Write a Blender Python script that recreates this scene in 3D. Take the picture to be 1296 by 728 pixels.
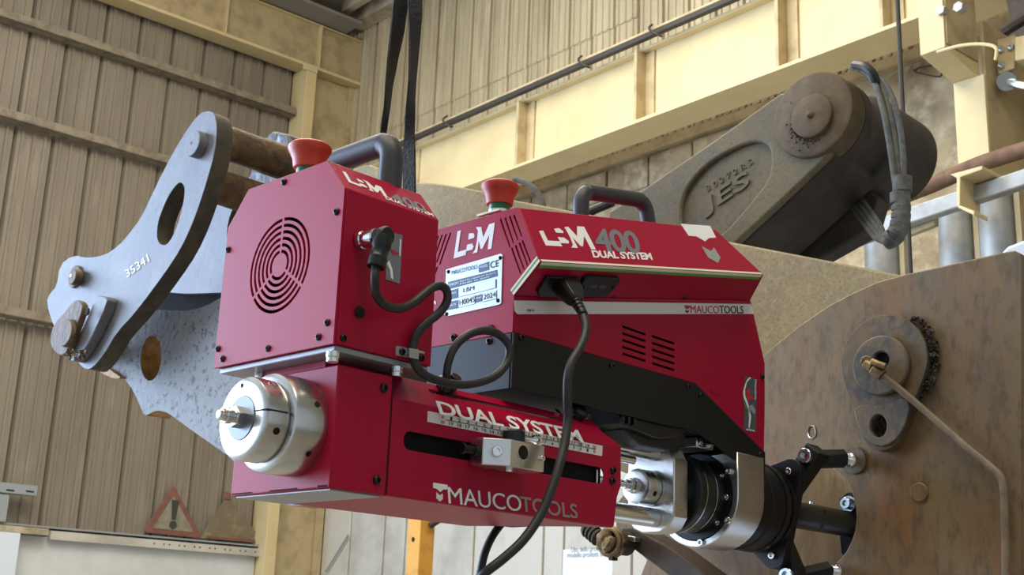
import bpy, bmesh, math, random
from mathutils import Vector, Matrix
from mathutils.geometry import delaunay_2d_cdt
random.seed(7)
for o in list(bpy.data.objects): bpy.data.objects.remove(o, do_unlink=True)
SC = bpy.context.scene; COL = SC.collection

# ------------------------------------------------------------------ camera
# World axes: X runs along the bored pin axis, Y across it, Z up. The hall is turned by 5 degrees.
F = 1620.0
CAM = Vector((0, 0, 1.5))
ROWS = (Vector((0.69123, -0.72168, 0.03729)), Vector((0.21899, 0.16002, -0.96251)), Vector((0.68866, 0.67348, 0.26865)))
fx = ROWS[2].normalized(); rx = (ROWS[0]-fx*ROWS[0].dot(fx)).normalized(); dn = fx.cross(rx)
cd = bpy.data.cameras.new('camera'); cam = bpy.data.objects.new('camera', cd); COL.objects.link(cam)
cam.matrix_world = Matrix(((rx.x, -dn.x, -fx.x, CAM.x), (rx.y, -dn.y, -fx.y, CAM.y), (rx.z, -dn.z, -fx.z, CAM.z), (0, 0, 0, 1)))
cd.sensor_fit = 'HORIZONTAL'; cd.sensor_width = 36.0; cd.lens = F/1296*36.0; cd.clip_start = 0.05; cd.clip_end = 200
cd.dof.use_dof = True; cd.dof.focus_distance = 1.35; cd.dof.aperture_fstop = 30.0
SC.camera = cam

# ------------------------------------------------------------------ world, light, exposure
SC.view_settings.view_transform = 'Standard'; SC.view_settings.look = 'None'
SC.view_settings.exposure = 0.0; SC.view_settings.gamma = 1.0; SC.view_settings.use_curve_mapping = False
W = bpy.data.worlds.new('World'); SC.world = W; W.use_nodes = True
bg = W.node_tree.nodes['Background']; bg.inputs[0].default_value = (0.95, 0.97, 1.0, 1); bg.inputs[1].default_value = 0.75
def area_light(name, loc, target, sx, sy, power, color):
    l = bpy.data.lights.new(name, 'AREA'); l.shape = 'RECTANGLE'; l.size = sx; l.size_y = sy; l.energy = power; l.color = color
    o = bpy.data.objects.new(name, l); COL.objects.link(o); o.location = loc
    o.rotation_euler = (Vector(target)-Vector(loc)).to_track_quat('-Z', 'Y').to_euler(); return o
def B0(l, r, w): a = math.radians(-5.0); return (l*math.cos(a)-r*math.sin(a), l*math.sin(a)+r*math.cos(a), w)
# daylight: the open hall door in the left wall (outside the frame), and two added warm fill lamps overhead
area_light('door_daylight', (-2.6, 9.6, 3.2), (-2.2, 0, 2.2), 8.0, 5.6, 1600, (0.54, 0.71, 1.0))
area_light('warm_fill', B0(2.6, 5.6, 7.25), B0(3.4, 6.6, 0), 4.5, 4.5, 520, (1.0, 0.94, 0.84))  # added unseen lamp, set beyond the machine to warm the walls only
area_light('warm_fill_2', (-0.3, 0.6, 7.3), (1.4, 1.6, 1.5), 6.0, 3.0, 480, (1.0, 0.88, 0.70))  # added unseen fill for the right side and the machine's sloping tops

# ------------------------------------------------------------------ pixel geometry
def ray(x, y): return rx*((x-648)/F) + dn*((y-364)/F) + fx
def at(x, y, ax, val):
    d = ray(x, y); t = (val-CAM[ax])/d[ax]; return CAM + d*t
def atp(x, y, p0, n):
    d = ray(x, y); t = (Vector(p0)-CAM).dot(n)/d.dot(n); return CAM + d*t
def pu(pts, u): return [(p.y, p.z) for p in (at(x, y, 0, u) for x, y in pts)]      # outline in a plane across the pin axis
def pv(pts, v): return [(p.x, p.z) for p in (at(x, y, 1, v) for x, y in pts)]
YAW = math.radians(-5.0)
LX = Vector((math.cos(YAW), math.sin(YAW), 0)); RX = Vector((-math.sin(YAW), math.cos(YAW), 0))
def B(l, r, w): return LX*l + RX*r + Vector((0, 0, w))
def bp(x, y, ax, val):
    d = ray(x, y); e = Vector((d.dot(LX), d.dot(RX), d.z)); c = Vector((0, 0, 1.5)); t = (val-c[ax])/e[ax]; return c + e*t

# ------------------------------------------------------------------ materials
def srgb(r, g, b):
    f = lambda c: c/255/12.92 if c/255 <= 0.04045 else ((c/255+0.055)/1.055)**2.4
    return (f(r), f(g), f(b), 1)
MATS = {}
def mat(name, col, rough=0.5, metal=0.0, col2=None, scale=8.0, lo=0.4, hi=0.65, bump=0.0, bscale=60.0, spec=0.5, coat=0.0, coat_rough=0.1,
        col3=None, scale3=3.0, lo3=0.5, hi3=0.62, stretch=(1, 1, 1), detail=5.0, rvar=0.0, col4=None, scale4=150.0, lo4=0.5, hi4=0.75):
    m = bpy.data.materials.new(name); m.use_nodes = True; nt = m.node_tree; n = nt.nodes; L = nt.links
    b = n['Principled BSDF']; b.inputs['Base Color'].default_value = col; b.inputs['Roughness'].default_value = rough
    b.inputs['Metallic'].default_value = metal; b.inputs['Specular IOR Level'].default_value = spec
    b.inputs['Coat Weight'].default_value = coat; b.inputs['Coat Roughness'].default_value = coat_rough
    if col2 or bump or col3 or rvar:
        tc = n.new('ShaderNodeNewGeometry'); mp = n.new('ShaderNodeMapping'); mp.inputs['Scale'].default_value = stretch
        L.new(tc.outputs['Position'], mp.inputs['Vector'])
    cur = None
    def layer(cur, c, sc, a, z):
        nz = n.new('ShaderNodeTexNoise'); nz.inputs['Scale'].default_value = sc; nz.inputs['Detail'].default_value = detail; nz.inputs['Roughness'].default_value = 0.62
        L.new(mp.outputs[0], nz.inputs['Vector'])
        mr = n.new('ShaderNodeMapRange'); mr.inputs[1].default_value = a; mr.inputs[2].default_value = z
        L.new(nz.outputs[0], mr.inputs[0])
        mx = n.new('ShaderNodeMix'); mx.data_type = 'RGBA'
        L.new(mr.outputs[0], mx.inputs[0])
        if cur: L.new(cur, mx.inputs[6])
        else: mx.inputs[6].default_value = col
        mx.inputs[7].default_value = c
        return mx.outputs[2]
    if col2: cur = layer(cur, col2, scale, lo, hi)
    if col3: cur = layer(cur, col3, scale3, lo3, hi3)
    if col4: cur = layer(cur, col4, scale4, lo4, hi4)
    if cur: L.new(cur, b.inputs['Base Color'])
    if rvar:
        nz = n.new('ShaderNodeTexNoise'); nz.inputs['Scale'].default_value = 30; L.new(mp.outputs[0], nz.inputs['Vector'])
        mr = n.new('ShaderNodeMapRange'); mr.inputs[3].default_value = rough-rvar; mr.inputs[4].default_value = rough+rvar
        L.new(nz.outputs[0], mr.inputs[0]); L.new(mr.outputs[0], b.inputs['Roughness'])
    if bump:
        nz = n.new('ShaderNodeTexNoise'); nz.inputs['Scale'].default_value = bscale; nz.inputs['Detail'].default_value = 6
        L.new(mp.outputs[0], nz.inputs['Vector'])
        bm_ = n.new('ShaderNodeBump'); bm_.inputs['Strength'].default_value = bump; bm_.inputs['Distance'].default_value = 0.01
        L.new(nz.outputs[0], bm_.inputs['Height']); L.new(bm_.outputs[0], b.inputs['Normal'])
    MATS[name] = m; return m
RED = mat('red_powder_coat', (0.35, 0.0004, 0.030, 1), 0.43, bump=0.04, bscale=900, spec=0.25)
BLACK = mat('black_satin_paint', (0.006, 0.006, 0.0065, 1), 0.45, bump=0.05, bscale=700, spec=0.3)
BLACKP = mat('black_plastic', (0.009, 0.009, 0.009, 1), 0.38, spec=0.4)
RUBBER = mat('black_rubber', (0.014, 0.014, 0.015, 1), 0.5)
HANDLE = mat('handle_plastic', (0.035, 0.038, 0.043, 1), 0.48, bump=0.05, bscale=500)
DARK = mat('dark_cavity', (0.004, 0.003, 0.003, 1), 0.9)
BOLT = mat('black_oxide_steel', (0.02, 0.018, 0.02, 1), 0.28, 0.6)
STEEL = mat('turned_aluminium', (0.58, 0.58, 0.56, 1), 0.24, 1.0, rvar=0.08)
ALU = mat('milled_aluminium', (0.68, 0.67, 0.65, 1), 0.3, 1.0, rvar=0.1, bump=0.03, bscale=200)
CHROME = mat('bright_steel', (0.75, 0.75, 0.74, 1), 0.14, 1.0)
ZINC = mat('zinc_plated', (0.62, 0.72, 0.78, 1), 0.22, 1.0)
GREYMET = mat('grey_sheet_steel', (0.32, 0.33, 0.36, 1), 0.4, 0.4)
DKSTEEL = mat('dark_ground_steel', (0.16, 0.17, 0.19, 1), 0.4, 0.8)
WHITE = mat('white_print', (0.82, 0.84, 0.84, 1), 0.45)
STRIPW = mat('white_label_film', (0.72, 0.70, 0.66, 1), 0.4)
GREYP = mat('grey_print', (0.17, 0.19, 0.21, 1), 0.45)
GREENP = mat('green_print', (0.10, 0.33, 0.06, 1), 0.45)
CREAMP = mat('cream_print', (0.80, 0.78, 0.62, 1), 0.45)
INK = mat('dark_print', (0.03, 0.03, 0.035, 1), 0.5)
REDP = mat('red_print', (0.45, 0.01, 0.02, 1), 0.5)
BLUEP = mat('blue_print', (0.05, 0.10, 0.22, 1), 0.4)
PLATEW = mat('label_plate_silver', (0.62, 0.76, 0.84, 1), 0.35, 0.3)
ESTOP = mat('red_button_plastic', (0.50, 0.042, 0.018, 1), 0.42)
GREEN = mat('green_plastic', (0.01, 0.14, 0.06, 1), 0.35)
LINKM = mat('blue_grey_plate', srgb(100, 103, 110), 0.5, 0.15, col2=srgb(118, 120, 124), scale=9, lo=0.45, hi=0.7, col3=srgb(84, 82, 80), scale3=25, lo3=0.6, hi3=0.75, bump=0.06, bscale=40, col4=srgb(84, 84, 86), scale4=120, lo4=0.55, hi4=0.75)
LINKEDGE = mat('flame_cut_edge', srgb(62, 60, 54), 0.75, 0.1, col2=srgb(88, 78, 62), scale=30)
SPECK = mat('pitted_grey_plate', srgb(112, 111, 110), 0.55, 0.1, col2=srgb(62, 50, 44), scale=85, lo=0.57, hi=0.60, col3=srgb(150, 118, 82), scale3=7, lo3=0.62, hi3=0.74, bump=0.12, bscale=75)
RUSTPIN = mat('rusty_pin_steel', srgb(104, 82, 56), 0.65, 0.25, col2=srgb(70, 54, 40), scale=35, col3=srgb(132, 106, 72), scale3=14, bump=0.25, bscale=60)
RUSTDK = mat('brown_oxidised_cap', srgb(88, 70, 50), 0.6, 0.2, col2=srgb(112, 94, 72), scale=40, bump=0.2, bscale=90)
BOSSM = mat('weathered_boss', srgb(92, 92, 96), 0.6, 0.2, col2=srgb(150, 162, 185), scale=16, lo=0.52, hi=0.62, col3=srgb(70, 60, 48), scale3=28, bump=0.5, bscale=45)
RUSTY = mat('rusty_ear_plate', srgb(120, 100, 68), 0.5, 0.2, col2=srgb(122, 82, 42), scale=7, lo=0.46, hi=0.68, col3=srgb(98, 90, 76), scale3=5.5, lo3=0.48, hi3=0.66, bump=0.05, bscale=110, detail=9, stretch=(1, 1, 0.45), col4=srgb(84, 70, 50), scale4=90, lo4=0.48, hi4=0.72)
GREASE = mat('greasy_boss_steel', srgb(90, 80, 62), 0.6, 0.2, col2=srgb(106, 86, 60), scale=14, col3=srgb(72, 68, 62), scale3=24, bump=0.15, bscale=80)
GREASEDK = mat('greasy_dirt', srgb(58, 52, 44), 0.85, 0.0, col2=srgb(90, 82, 70), scale=60, bump=1.0, bscale=120)
BEIGE = mat('olive_beige_paint', srgb(150, 132, 92), 0.65, 0.0, col2=srgb(132, 116, 84), scale=12, lo=0.4, hi=0.7, col3=srgb(166, 148, 106), scale3=60, lo3=0.5, hi3=0.75, bump=0.12, bscale=120, col4=srgb(112, 100, 74), scale4=170, lo4=0.5, hi4=0.72)
CRANKM = mat('cast_crank_paint', srgb(112, 100, 74), 0.65, 0.05, col2=srgb(94, 86, 66), scale=10, lo=0.4, hi=0.7, col3=srgb(106, 102, 94), scale3=20, lo3=0.55, hi3=0.75, bump=0.12, bscale=70, col4=srgb(80, 74, 60), scale4=130, lo4=0.5, hi4=0.74)
CRANKBOSS = mat('dusty_brown_boss', srgb(86, 72, 52), 0.75, 0.05, col2=srgb(106, 90, 66), scale=22, lo=0.4, hi=0.7, col3=srgb(72, 60, 50), scale3=30, lo3=0.6, hi3=0.75, bump=0.15, bscale=60)
DKCAST = mat('shaded_greasy_casting', srgb(46, 41, 36), 0.7, 0.05, col2=srgb(66, 58, 48), scale=14, bump=0.25, bscale=40)  # dark greasy tone; on the crank sides it carries the underside shade
HOSE = mat('dusty_hose', srgb(72, 74, 72), 0.7, 0.0, col2=srgb(100, 98, 88), scale=70, bump=0.15, bscale=150)
BROWNST = mat('brown_steel', srgb(60, 46, 30), 0.65, 0.1, col2=srgb(42, 33, 22), scale=30, bump=0.1, bscale=80)
ROPE = mat('dirty_cloth', srgb(166, 144, 108), 0.9, 0.0, col2=srgb(110, 92, 66), scale=90, bump=0.6, bscale=160)
BRASS = mat('dull_brass', srgb(150, 128, 92), 0.45, 0.6, col2=srgb(112, 96, 72), scale=60)
PIPEM = mat('painted_grease_pipe', srgb(126, 110, 88), 0.6, 0.1, col2=srgb(104, 90, 72), scale=50)
BRONZE = mat('burnt_cut_edge', srgb(170, 128, 70), 0.6, 0.2, col2=srgb(120, 84, 44), scale=40)
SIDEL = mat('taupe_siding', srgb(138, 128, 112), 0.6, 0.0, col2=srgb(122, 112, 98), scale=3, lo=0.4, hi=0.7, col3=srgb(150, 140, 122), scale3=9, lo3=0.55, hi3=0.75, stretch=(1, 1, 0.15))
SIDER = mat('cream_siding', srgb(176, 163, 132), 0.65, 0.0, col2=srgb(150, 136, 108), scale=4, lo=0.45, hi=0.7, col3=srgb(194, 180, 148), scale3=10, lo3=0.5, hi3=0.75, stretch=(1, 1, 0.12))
CREAM = mat('cream_steel_paint', srgb(212, 193, 146), 0.55, 0.0, col2=srgb(200, 180, 134), scale=3, lo=0.4, hi=0.7, col3=srgb(190, 164, 118), scale3=14, lo3=0.66, hi3=0.8)
CREAMD = mat('shaded_soiled_cream', srgb(184, 166, 126), 0.6, 0.0, col2=srgb(150, 132, 100), scale=6, lo=0.45, hi=0.72, bump=0.1, bscale=20)  # cream dulled to stand for its shaded faces; noise blotches are soiling
GIRT = mat('grey_beige_girt', srgb(140, 130, 110), 0.6, 0.0, col2=srgb(112, 100, 84), scale=12)
CONC = mat('stained_plaster', srgb(176, 158, 124), 0.85, 0.0, col2=srgb(132, 112, 82), scale=3, lo=0.45, hi=0.68, col3=srgb(196, 180, 146), scale3=9, lo3=0.5, hi3=0.7, bump=0.3, bscale=12)
WPANEL = mat('white_concrete_panel', srgb(196, 192, 180), 0.8, 0.0, col2=srgb(160, 156, 146), scale=1.8, lo=0.5, hi=0.75, bump=0.1, bscale=20)
WPLAST = mat('white_plaster', srgb(214, 217, 217), 0.8, 0.0, col2=srgb(198, 200, 198), scale=2)
GALV = mat('galvanised_steel', srgb(172, 174, 172), 0.5, 0.35, col2=srgb(148, 146, 138), scale=9, lo=0.4, hi=0.7)
GALVB = mat('galvanised_bracket', srgb(156, 162, 166), 0.5, 0.3)
ROOFM = mat('grey_roof_deck', srgb(196, 186, 164), 0.7)
ROOFP = mat('pale_purlin', srgb(188, 176, 148), 0.65, 0.0, col2=srgb(150, 138, 114), scale=8)
FLOORM = mat('concrete_floor', srgb(150, 142, 128), 0.8, 0.0, col2=srgb(120, 114, 102), scale=1.5)
RAILB = mat('dark_conductor_rail', srgb(52, 48, 42), 0.6)
PIPER = mat('rusty_pipe', srgb(122, 92, 66), 0.7, 0.1, col2=srgb(92, 66, 46), scale=14)
ORANGE = mat('orange_post_paint', srgb(206, 150, 60), 0.55, 0.0, col2=srgb(170, 118, 44), scale=10, lo=0.5, hi=0.7)
SIGNR = mat('faded_sign_red', srgb(132, 84, 72), 0.7, 0.0, col2=srgb(110, 76, 64), scale=14)
SIGNY = mat('dirty_sign_face', srgb(146, 140, 118), 0.75, 0.0, col2=srgb(118, 112, 96), scale=10)
SIGNK = mat('sign_black', srgb(58, 56, 50), 0.7)
SIGNBK = mat('dusty_sign_back', srgb(120, 106, 84), 0.75, 0.1, col2=srgb(150, 134, 108), scale=12, lo=0.5, hi=0.7)
PAPER = mat('white_paper', srgb(226, 232, 234), 0.8)
STRAP = mat('black_webbing', (0.016, 0.017, 0.018, 1), 0.85, bump=0.4, bscale=250)
WHITEC = mat('white_machine_paint', srgb(220, 228, 238), 0.4)

# ------------------------------------------------------------------ mesh helpers
class MB:
    def __init__(s): s.v = []; s.f = []
    def add(s, vs, fs):
        k = len(s.v); s.v += [Vector(a) for a in vs]; s.f += [[i+k for i in f] for f in fs]; return s
    def box(s, x0, x1, y0, y1, z0, z1, tf=None):
        vs = [(x, y, z) for x in (x0, x1) for y in (y0, y1) for z in (z0, z1)]
        if tf: vs = [tf(*p) for p in vs]
        return s.add(vs, [(0, 1, 3, 2), (4, 6, 7, 5), (0, 4, 5, 1), (2, 3, 7, 6), (0, 2, 6, 4), (1, 5, 7, 3)])
    def prism(s, ax, loop, a0, a1, holes=(), frame=None):
        P = {0: lambda a, p: (a, p[0], p[1]), 1: lambda a, p: (p[0], a, p[1]), 2: lambda a, p: (p[0], p[1], a)}[ax] if frame is None else frame
        loops = [list(loop)] + [list(h) for h in holes]
        flat = [q for lp in loops for q in lp]; n = len(flat)
        vs = [P(a0, q) for q in flat] + [P(a1, q) for q in flat]
        if not holes and len(loop) <= 60 and _convex(loop):
            fs = [list(range(n))[::-1], [i+n for i in range(n)]]
        else:
            fs = []; ed = []; k = 0
            for lp in loops:
                m = len(lp); ed += [(k+i, k+(i+1) % m) for i in range(m)]; k += m
            cv_, ce_, cf_, ov_, oe_, of_ = delaunay_2d_cdt([Vector((q[0], q[1])) for q in flat], ed, [], 1, 1e-7)
            idx = {}
            for i, src in enumerate(ov_):
                idx[i] = src[0] if src else None
            for t in cf_:
                g = sum((cv_[i] for i in t), Vector((0, 0)))/3
                if not _inside(g, loops[0]) or any(_inside(g, h) for h in loops[1:]): continue
                if any(idx[i] is None for i in t): continue
                q = [idx[i] for i in t]; fs.append(q); fs.append([i+n for i in q][::-1])
        k = 0
        for lp in loops:
            m = len(lp)
            for i in range(m):
                j = (i+1) % m; fs.append([k+i, k+j, k+j+n, k+i+n])
            k += m
        return s.add(vs, fs)
    def lathe(s, o, d, prof, n=32):
        o = Vector(o); d = Vector(d).normalized(); a = d.orthogonal().normalized(); b = d.cross(a)
        vs = []; fs = []; m = len(prof)
        for t, r in prof:
            for i in range(n):
                q = 2*math.pi*i/n; vs.append(o + d*t + (a*math.cos(q)+b*math.sin(q))*max(r, 1e-5))
        for k in range(m-1):
            for i in range(n):
                j = (i+1) % n; fs.append((k*n+i, k*n+j, (k+1)*n+j, (k+1)*n+i))
        fs.append(list(range(n))[::-1]); fs.append([(m-1)*n+i for i in range(n)])
        return s.add(vs, fs)
    def cyl(s, p0, p1, r, r1=None, n=28):
        p0 = Vector(p0); p1 = Vector(p1); d = p1-p0; return s.lathe(p0, d, [(0, r), (d.length, r if r1 is None else r1)], n)
    def tube(s, pts, r, n=12, sub=6, closed=False):
        P = [Vector(p) for p in pts]; R = r if isinstance(r, (list, tuple)) else [r]*len(P)
        out = []; rad = []; N = len(P)
        rng = N if closed else N-1
        for i in range(rng):
            g = (lambda k: P[k % N]) if closed else (lambda k: P[max(0, min(N-1, k))])
            a, b, c, d = g(i-1), g(i), g(i+1), g(i+2)
            for k in range(sub):
                t = k/sub
                out.append(0.5*((2*b)+(c-a)*t+(2*a-5*b+4*c-d)*t*t+(3*b-a-3*c+d)*t**3)); rad.append(R[i]*(1-t)+R[(i+1) % N]*t)
        if not closed: out.append(P[-1]); rad.append(R[-1])
        M = len(out); vs = []; fs = []; up = None
        for i, p in enumerate(out):
            if closed: tg = (out[(i+1) % M]-out[i-1]).normalized()
            else: tg = (out[min(i+1, M-1)]-out[max(i-1, 0)]).normalized()
            up = tg.orthogonal().normalized() if up is None else (up-tg*up.dot(tg)).normalized()
            sd = tg.cross(up)
            for k in range(n):
                q = 2*math.pi*k/n; vs.append(p+(up*math.cos(q)+sd*math.sin(q))*rad[i])
        for i in range(M if closed else M-1):
            for k in range(n):
                j = (k+1) % n; i2 = (i+1) % M; fs.append((i*n+k, i*n+j, i2*n+j, i2*n+k))
        if not closed: fs.append(list(range(n))[::-1]); fs.append([(M-1)*n+k for k in range(n)])
        return s.add(vs, fs)
    def loft(s, secs):
        n = len(secs[0]); vs = [p for c in secs for p in c]; fs = []
        for k in range(len(secs)-1):
            for i in range(n):
                j = (i+1) % n; fs.append((k*n+i, k*n+j, (k+1)*n+j, (k+1)*n+i))
        fs.append(list(range(n))[::-1]); fs.append([(len(secs)-1)*n+i for i in range(n)])
        return s.add(vs, fs)
def _inside(p, lp):
    c = False
    for i in range(len(lp)):
        a, b = lp[i-1], lp[i]
        if (a[1] > p[1]) != (b[1] > p[1]) and p[0] < (b[0]-a[0])*(p[1]-a[1])/(b[1]-a[1])+a[0]: c = not c
    return c
def _convex(lp):
    sg = 0
    for i in range(len(lp)):
        a, b, c = lp[i-2], lp[i-1], lp[i]; z = (b[0]-a[0])*(c[1]-b[1])-(b[1]-a[1])*(c[0]-b[0])
        if abs(z) < 1e-12: continue
        if sg == 0: sg = 1 if z > 0 else -1
        elif (z > 0) != (sg > 0): return False
    return True
def wloc(o):
    p = Vector((0, 0, 0))
    while o: p += o.location; o = o.parent
    return p
def build(mb, name, m, parent=None, bevel=0.0, seg=2, angle=35):
    vs = mb.v; lo = Vector([min(v[i] for v in vs) for i in range(3)]); hi = Vector([max(v[i] for v in vs) for i in range(3)]); c = (lo+hi)/2
    me = bpy.data.meshes.new(name); me.from_pydata([v-c for v in vs], [], mb.f)
    b = bmesh.new(); b.from_mesh(me); bmesh.ops.recalc_face_normals(b, faces=b.faces); b.to_mesh(me); b.free()
    me.shade_smooth(); me.set_sharp_from_angle(angle=math.radians(angle)); me.materials.append(m)
    o = bpy.data.objects.new(name, me); COL.objects.link(o)
    if parent: o.parent = parent; o.location = c-wloc(parent)
    else: o.location = c
    if bevel:
        md = o.modifiers.new('bevel', 'BEVEL'); md.width = bevel; md.segments = seg; md.limit_method = 'ANGLE'; md.angle_limit = math.radians(40)
    return o
def tag(o, label, cat, group=None, kind=None):
    o['label'] = label; o['category'] = cat
    if group: o['group'] = group
    if kind: o['kind'] = kind
    return o
def struct(o, label=None, cat=None):
    o['kind'] = 'structure'
    if label: o['label'] = label
    if cat: o['category'] = cat
    return o
def thing(name, loc, label, cat, group=None):
    o = bpy.data.objects.new(name, None); COL.objects.link(o); o.location = loc; o.empty_display_size = 0.02
    return tag(o, label, cat, group)
def part(parent, name, m, fn, bevel=0.0, **k):
    mb = MB(); fn(mb); return build(mb, name, m, parent, bevel, **k)
def copy_at(src, parent, loc, direction=None):
    c = src.copy(); COL.objects.link(c); c.parent = parent; c.location = Vector(loc)-(wloc(parent) if parent else Vector())
    if direction is not None: c.rotation_euler = Vector(direction).to_track_quat('Z', 'Y').to_euler()
    return c
# shared small hardware (local +Z is the outward direction)
def proto(name, m, prof, n=14, extra=None):
    mb = MB(); mb.lathe((0, 0, 0), (0, 0, 1), prof, n)
    if extra: extra(mb)
    me = bpy.data.meshes.new(name); me.from_pydata(mb.v, [], mb.f)
    b = bmesh.new(); b.from_mesh(me); bmesh.ops.recalc_face_normals(b, faces=b.faces); b.to_mesh(me); b.free()
    me.shade_smooth(); me.set_sharp_from_angle(angle=math.radians(40)); me.materials.append(m); return me
BUTTON = proto('screw', BOLT, [(-0.002, 0.9e-3*3.2), (0.0004, 0.0032), (0.0014, 0.0029), (0.0022, 0.0020), (0.0023, 0.0014), (0.0010, 0.0013)])
SOCKET = proto('socket_screw', CHROME, [(-0.003, 0.0042), (0.0036, 0.0042), (0.0040, 0.0038), (0.0040, 0.0022), (0.0015, 0.0021)])
SOCKETK = proto('socket_screw', BOLT, [(-0.003, 0.0042), (0.0036, 0.0042), (0.0040, 0.0038), (0.0040, 0.0022), (0.0015, 0.0021)])
ZBOLT = proto('zinc_bolt', ZINC, [(-0.004, 0.0085), (0.006, 0.0085), (0.0068, 0.0078), (0.0068, 0.0045), (0.0025, 0.0043)], 20)
def screw(me, parent, pos, d, s=1.0, name='screw'):
    o = bpy.data.objects.new(name, me); COL.objects.link(o); o.parent = parent; o.location = Vector(pos)-wloc(parent)
    o.rotation_euler = Vector(d).to_track_quat('Z', 'Y').to_euler(); o.scale = (s, s, s); return o
UN = Vector((-1, 0, 0)); VN = Vector((0, -1, 0))
def text(s, name, m, parent, p_bl, p_br, p_tl, bold=0.0, lift=0.0006, thick=0.0004, spacing=1.0):
    """Lettering laid on a flat face: bottom left, bottom right and top left corners are points of that face."""
    cu = bpy.data.curves.new('t', 'FONT'); cu.body = s; cu.size = 1.0; cu.offset = bold; cu.space_character = spacing; cu.resolution_u = 4
    o = bpy.data.objects.new('t', cu); COL.objects.link(o)
    dg = bpy.context.evaluated_depsgraph_get(); me = bpy.data.meshes.new_from_object(o.evaluated_get(dg)); bpy.data.objects.remove(o, do_unlink=True); bpy.data.curves.remove(cu)
    xs = [v.co.x for v in me.vertices]; ys = [v.co.y for v in me.vertices]
    x0, x1, y0, y1 = min(xs), max(xs), min(ys), max(ys)
    P = Vector(p_bl); X = Vector(p_br)-P; Y = Vector(p_tl)-P; N = X.cross(Y).normalized()
    if N.dot(CAM-P) < 0: N = -N
    mb = MB(); vs = [P+X*((v.co.x-x0)/(x1-x0))+Y*((v.co.y-y0)/(y1-y0))+N*lift for v in me.vertices]
    fs = [list(p.vertices) for p in me.polygons]; n = len(vs)
    ed = {}
    for f in fs:
        for i in range(len(f)):
            k = (min(f[i-1], f[i]), max(f[i-1], f[i])); ed[k] = ed.get(k, 0)+1
    side = [[a, b, b+n, a+n] for (a, b), c in ed.items() if c == 1]
    mb.add(vs+[v-N*thick for v in vs], fs+side); bpy.data.meshes.remove(me)
    return build(mb, name, m, parent)
def decal(polys, name, m, parent, N, lift=0.0005, thick=0.0004):
    """Thin film pieces (each a list of coplanar world points) on one face."""
    mb = MB(); N = Vector(N).normalized(); X = None
    for pl in polys:
        pl = [Vector(p) for p in pl]; a = (pl[1]-pl[0]).normalized(); b = N.cross(a)
        q = [((p-pl[0]).dot(a), (p-pl[0]).dot(b)) for p in pl]; o = pl[0]
        mb.prism(0, q, lift, lift-thick, frame=lambda t, c, o=o, a=a, b=b: o+a*c[0]+b*c[1]+N*t)
    return build(mb, name, m, parent)
LBM = [[(0, 1), (.17, 1), (.17, .2), (.6, .2), (.62, 0), (0, 0)], [(.63, .78), (.85, .74), (.95, .62), (.92, .55), (.64, .55)],
       [(.62, .37), (.86, .36), (.98, .22), (.92, .13), (.62, .13)],
       [(.96, .93), (1.22, .88), (1.41, .45), (1.62, .88), (1.9, .88), (1.91, -.05), (1.73, -.05), (1.71, .5), (1.45, .05), (1.36, .05), (1.2, .4), (1.21, -.03), (.96, -.03), (1.08, .1), (1.11, .42), (1.09, .76)]]
def lbm(parent, name, bl, br, tl, N, m=None):
    bl = Vector(bl); X = Vector(br)-bl; Y = Vector(tl)-bl
    return decal([[bl+X*(x/1.91)+Y*y for x, y in pl] for pl in LBM], name, m or WHITE, parent, N)
EMB_T = [(0, 1), (1, 1), (1, .62), (.72, .62), (.5, .42), (.28, .62), (0, .62)]
EMB_C = [(.22, .42), (.5, .2), (.78, .42), (.78, .14), (.5, -.08), (.22, .14)]
def ring(cy, cz, r, n=32, a0=0.0): return [(cy+r*math.cos(a0+2*math.pi*i/n), cz+r*math.sin(a0+2*math.pi*i/n)) for i in range(n)]
# ================================================================== THE HALL
L0, R0 = 6.354, 10.0            # right-hand wall plane, left-hand wall plane (hall axes)
LB, RB_ = -8.0, -7.0
HC = 7.42                        # roof height
def bbox_part(parent, name, m, l0, l1, r0, r1, w0, w1, bevel=0.0):
    return part(parent, name, m, lambda b: b.box(l0, l1, r0, r1, w0, w1, tf=B), bevel)
fl = struct(bbox_part(None, 'floor', FLOORM, LB-.2, L0+.4, RB_-.2, R0+.4, -.1, 0.0), 'grey concrete hall floor', 'floor')
ceil = struct(bbox_part(None, 'ceiling', ROOFM, LB, L0+.3, RB_, R0+.3, HC, HC+.1), 'grey corrugated roof deck above the hall corner', 'ceiling')
wl = struct(bbox_part(None, 'wall_left', WPLAST, 1.9, L0, R0, R0+.2, 0, HC), 'left hall wall clad in taupe ribbed metal sheets', 'wall')
wl2 = struct(bbox_part(None, 'wall_left_lintel', WPLAST, LB, 1.9, R0, R0+.2, 6.2, HC), 'wall strip above the open hall door', 'wall')
wr = struct(bbox_part(None, 'wall_right', CONC, L0, L0+.2, RB_, R0+.2, 0, HC), 'right hall wall of stained plaster with cream ribbed sheets above', 'wall')
struct(bbox_part(None, 'wall_back', WPLAST, LB-.2, LB, RB_, R0+.2, 0, HC), 'plain wall behind the photographer', 'wall')
struct(bbox_part(None, 'wall_side', WPLAST, LB, L0, RB_-.2, RB_, 0, HC), 'plain side wall opposite the open door', 'wall')

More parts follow.
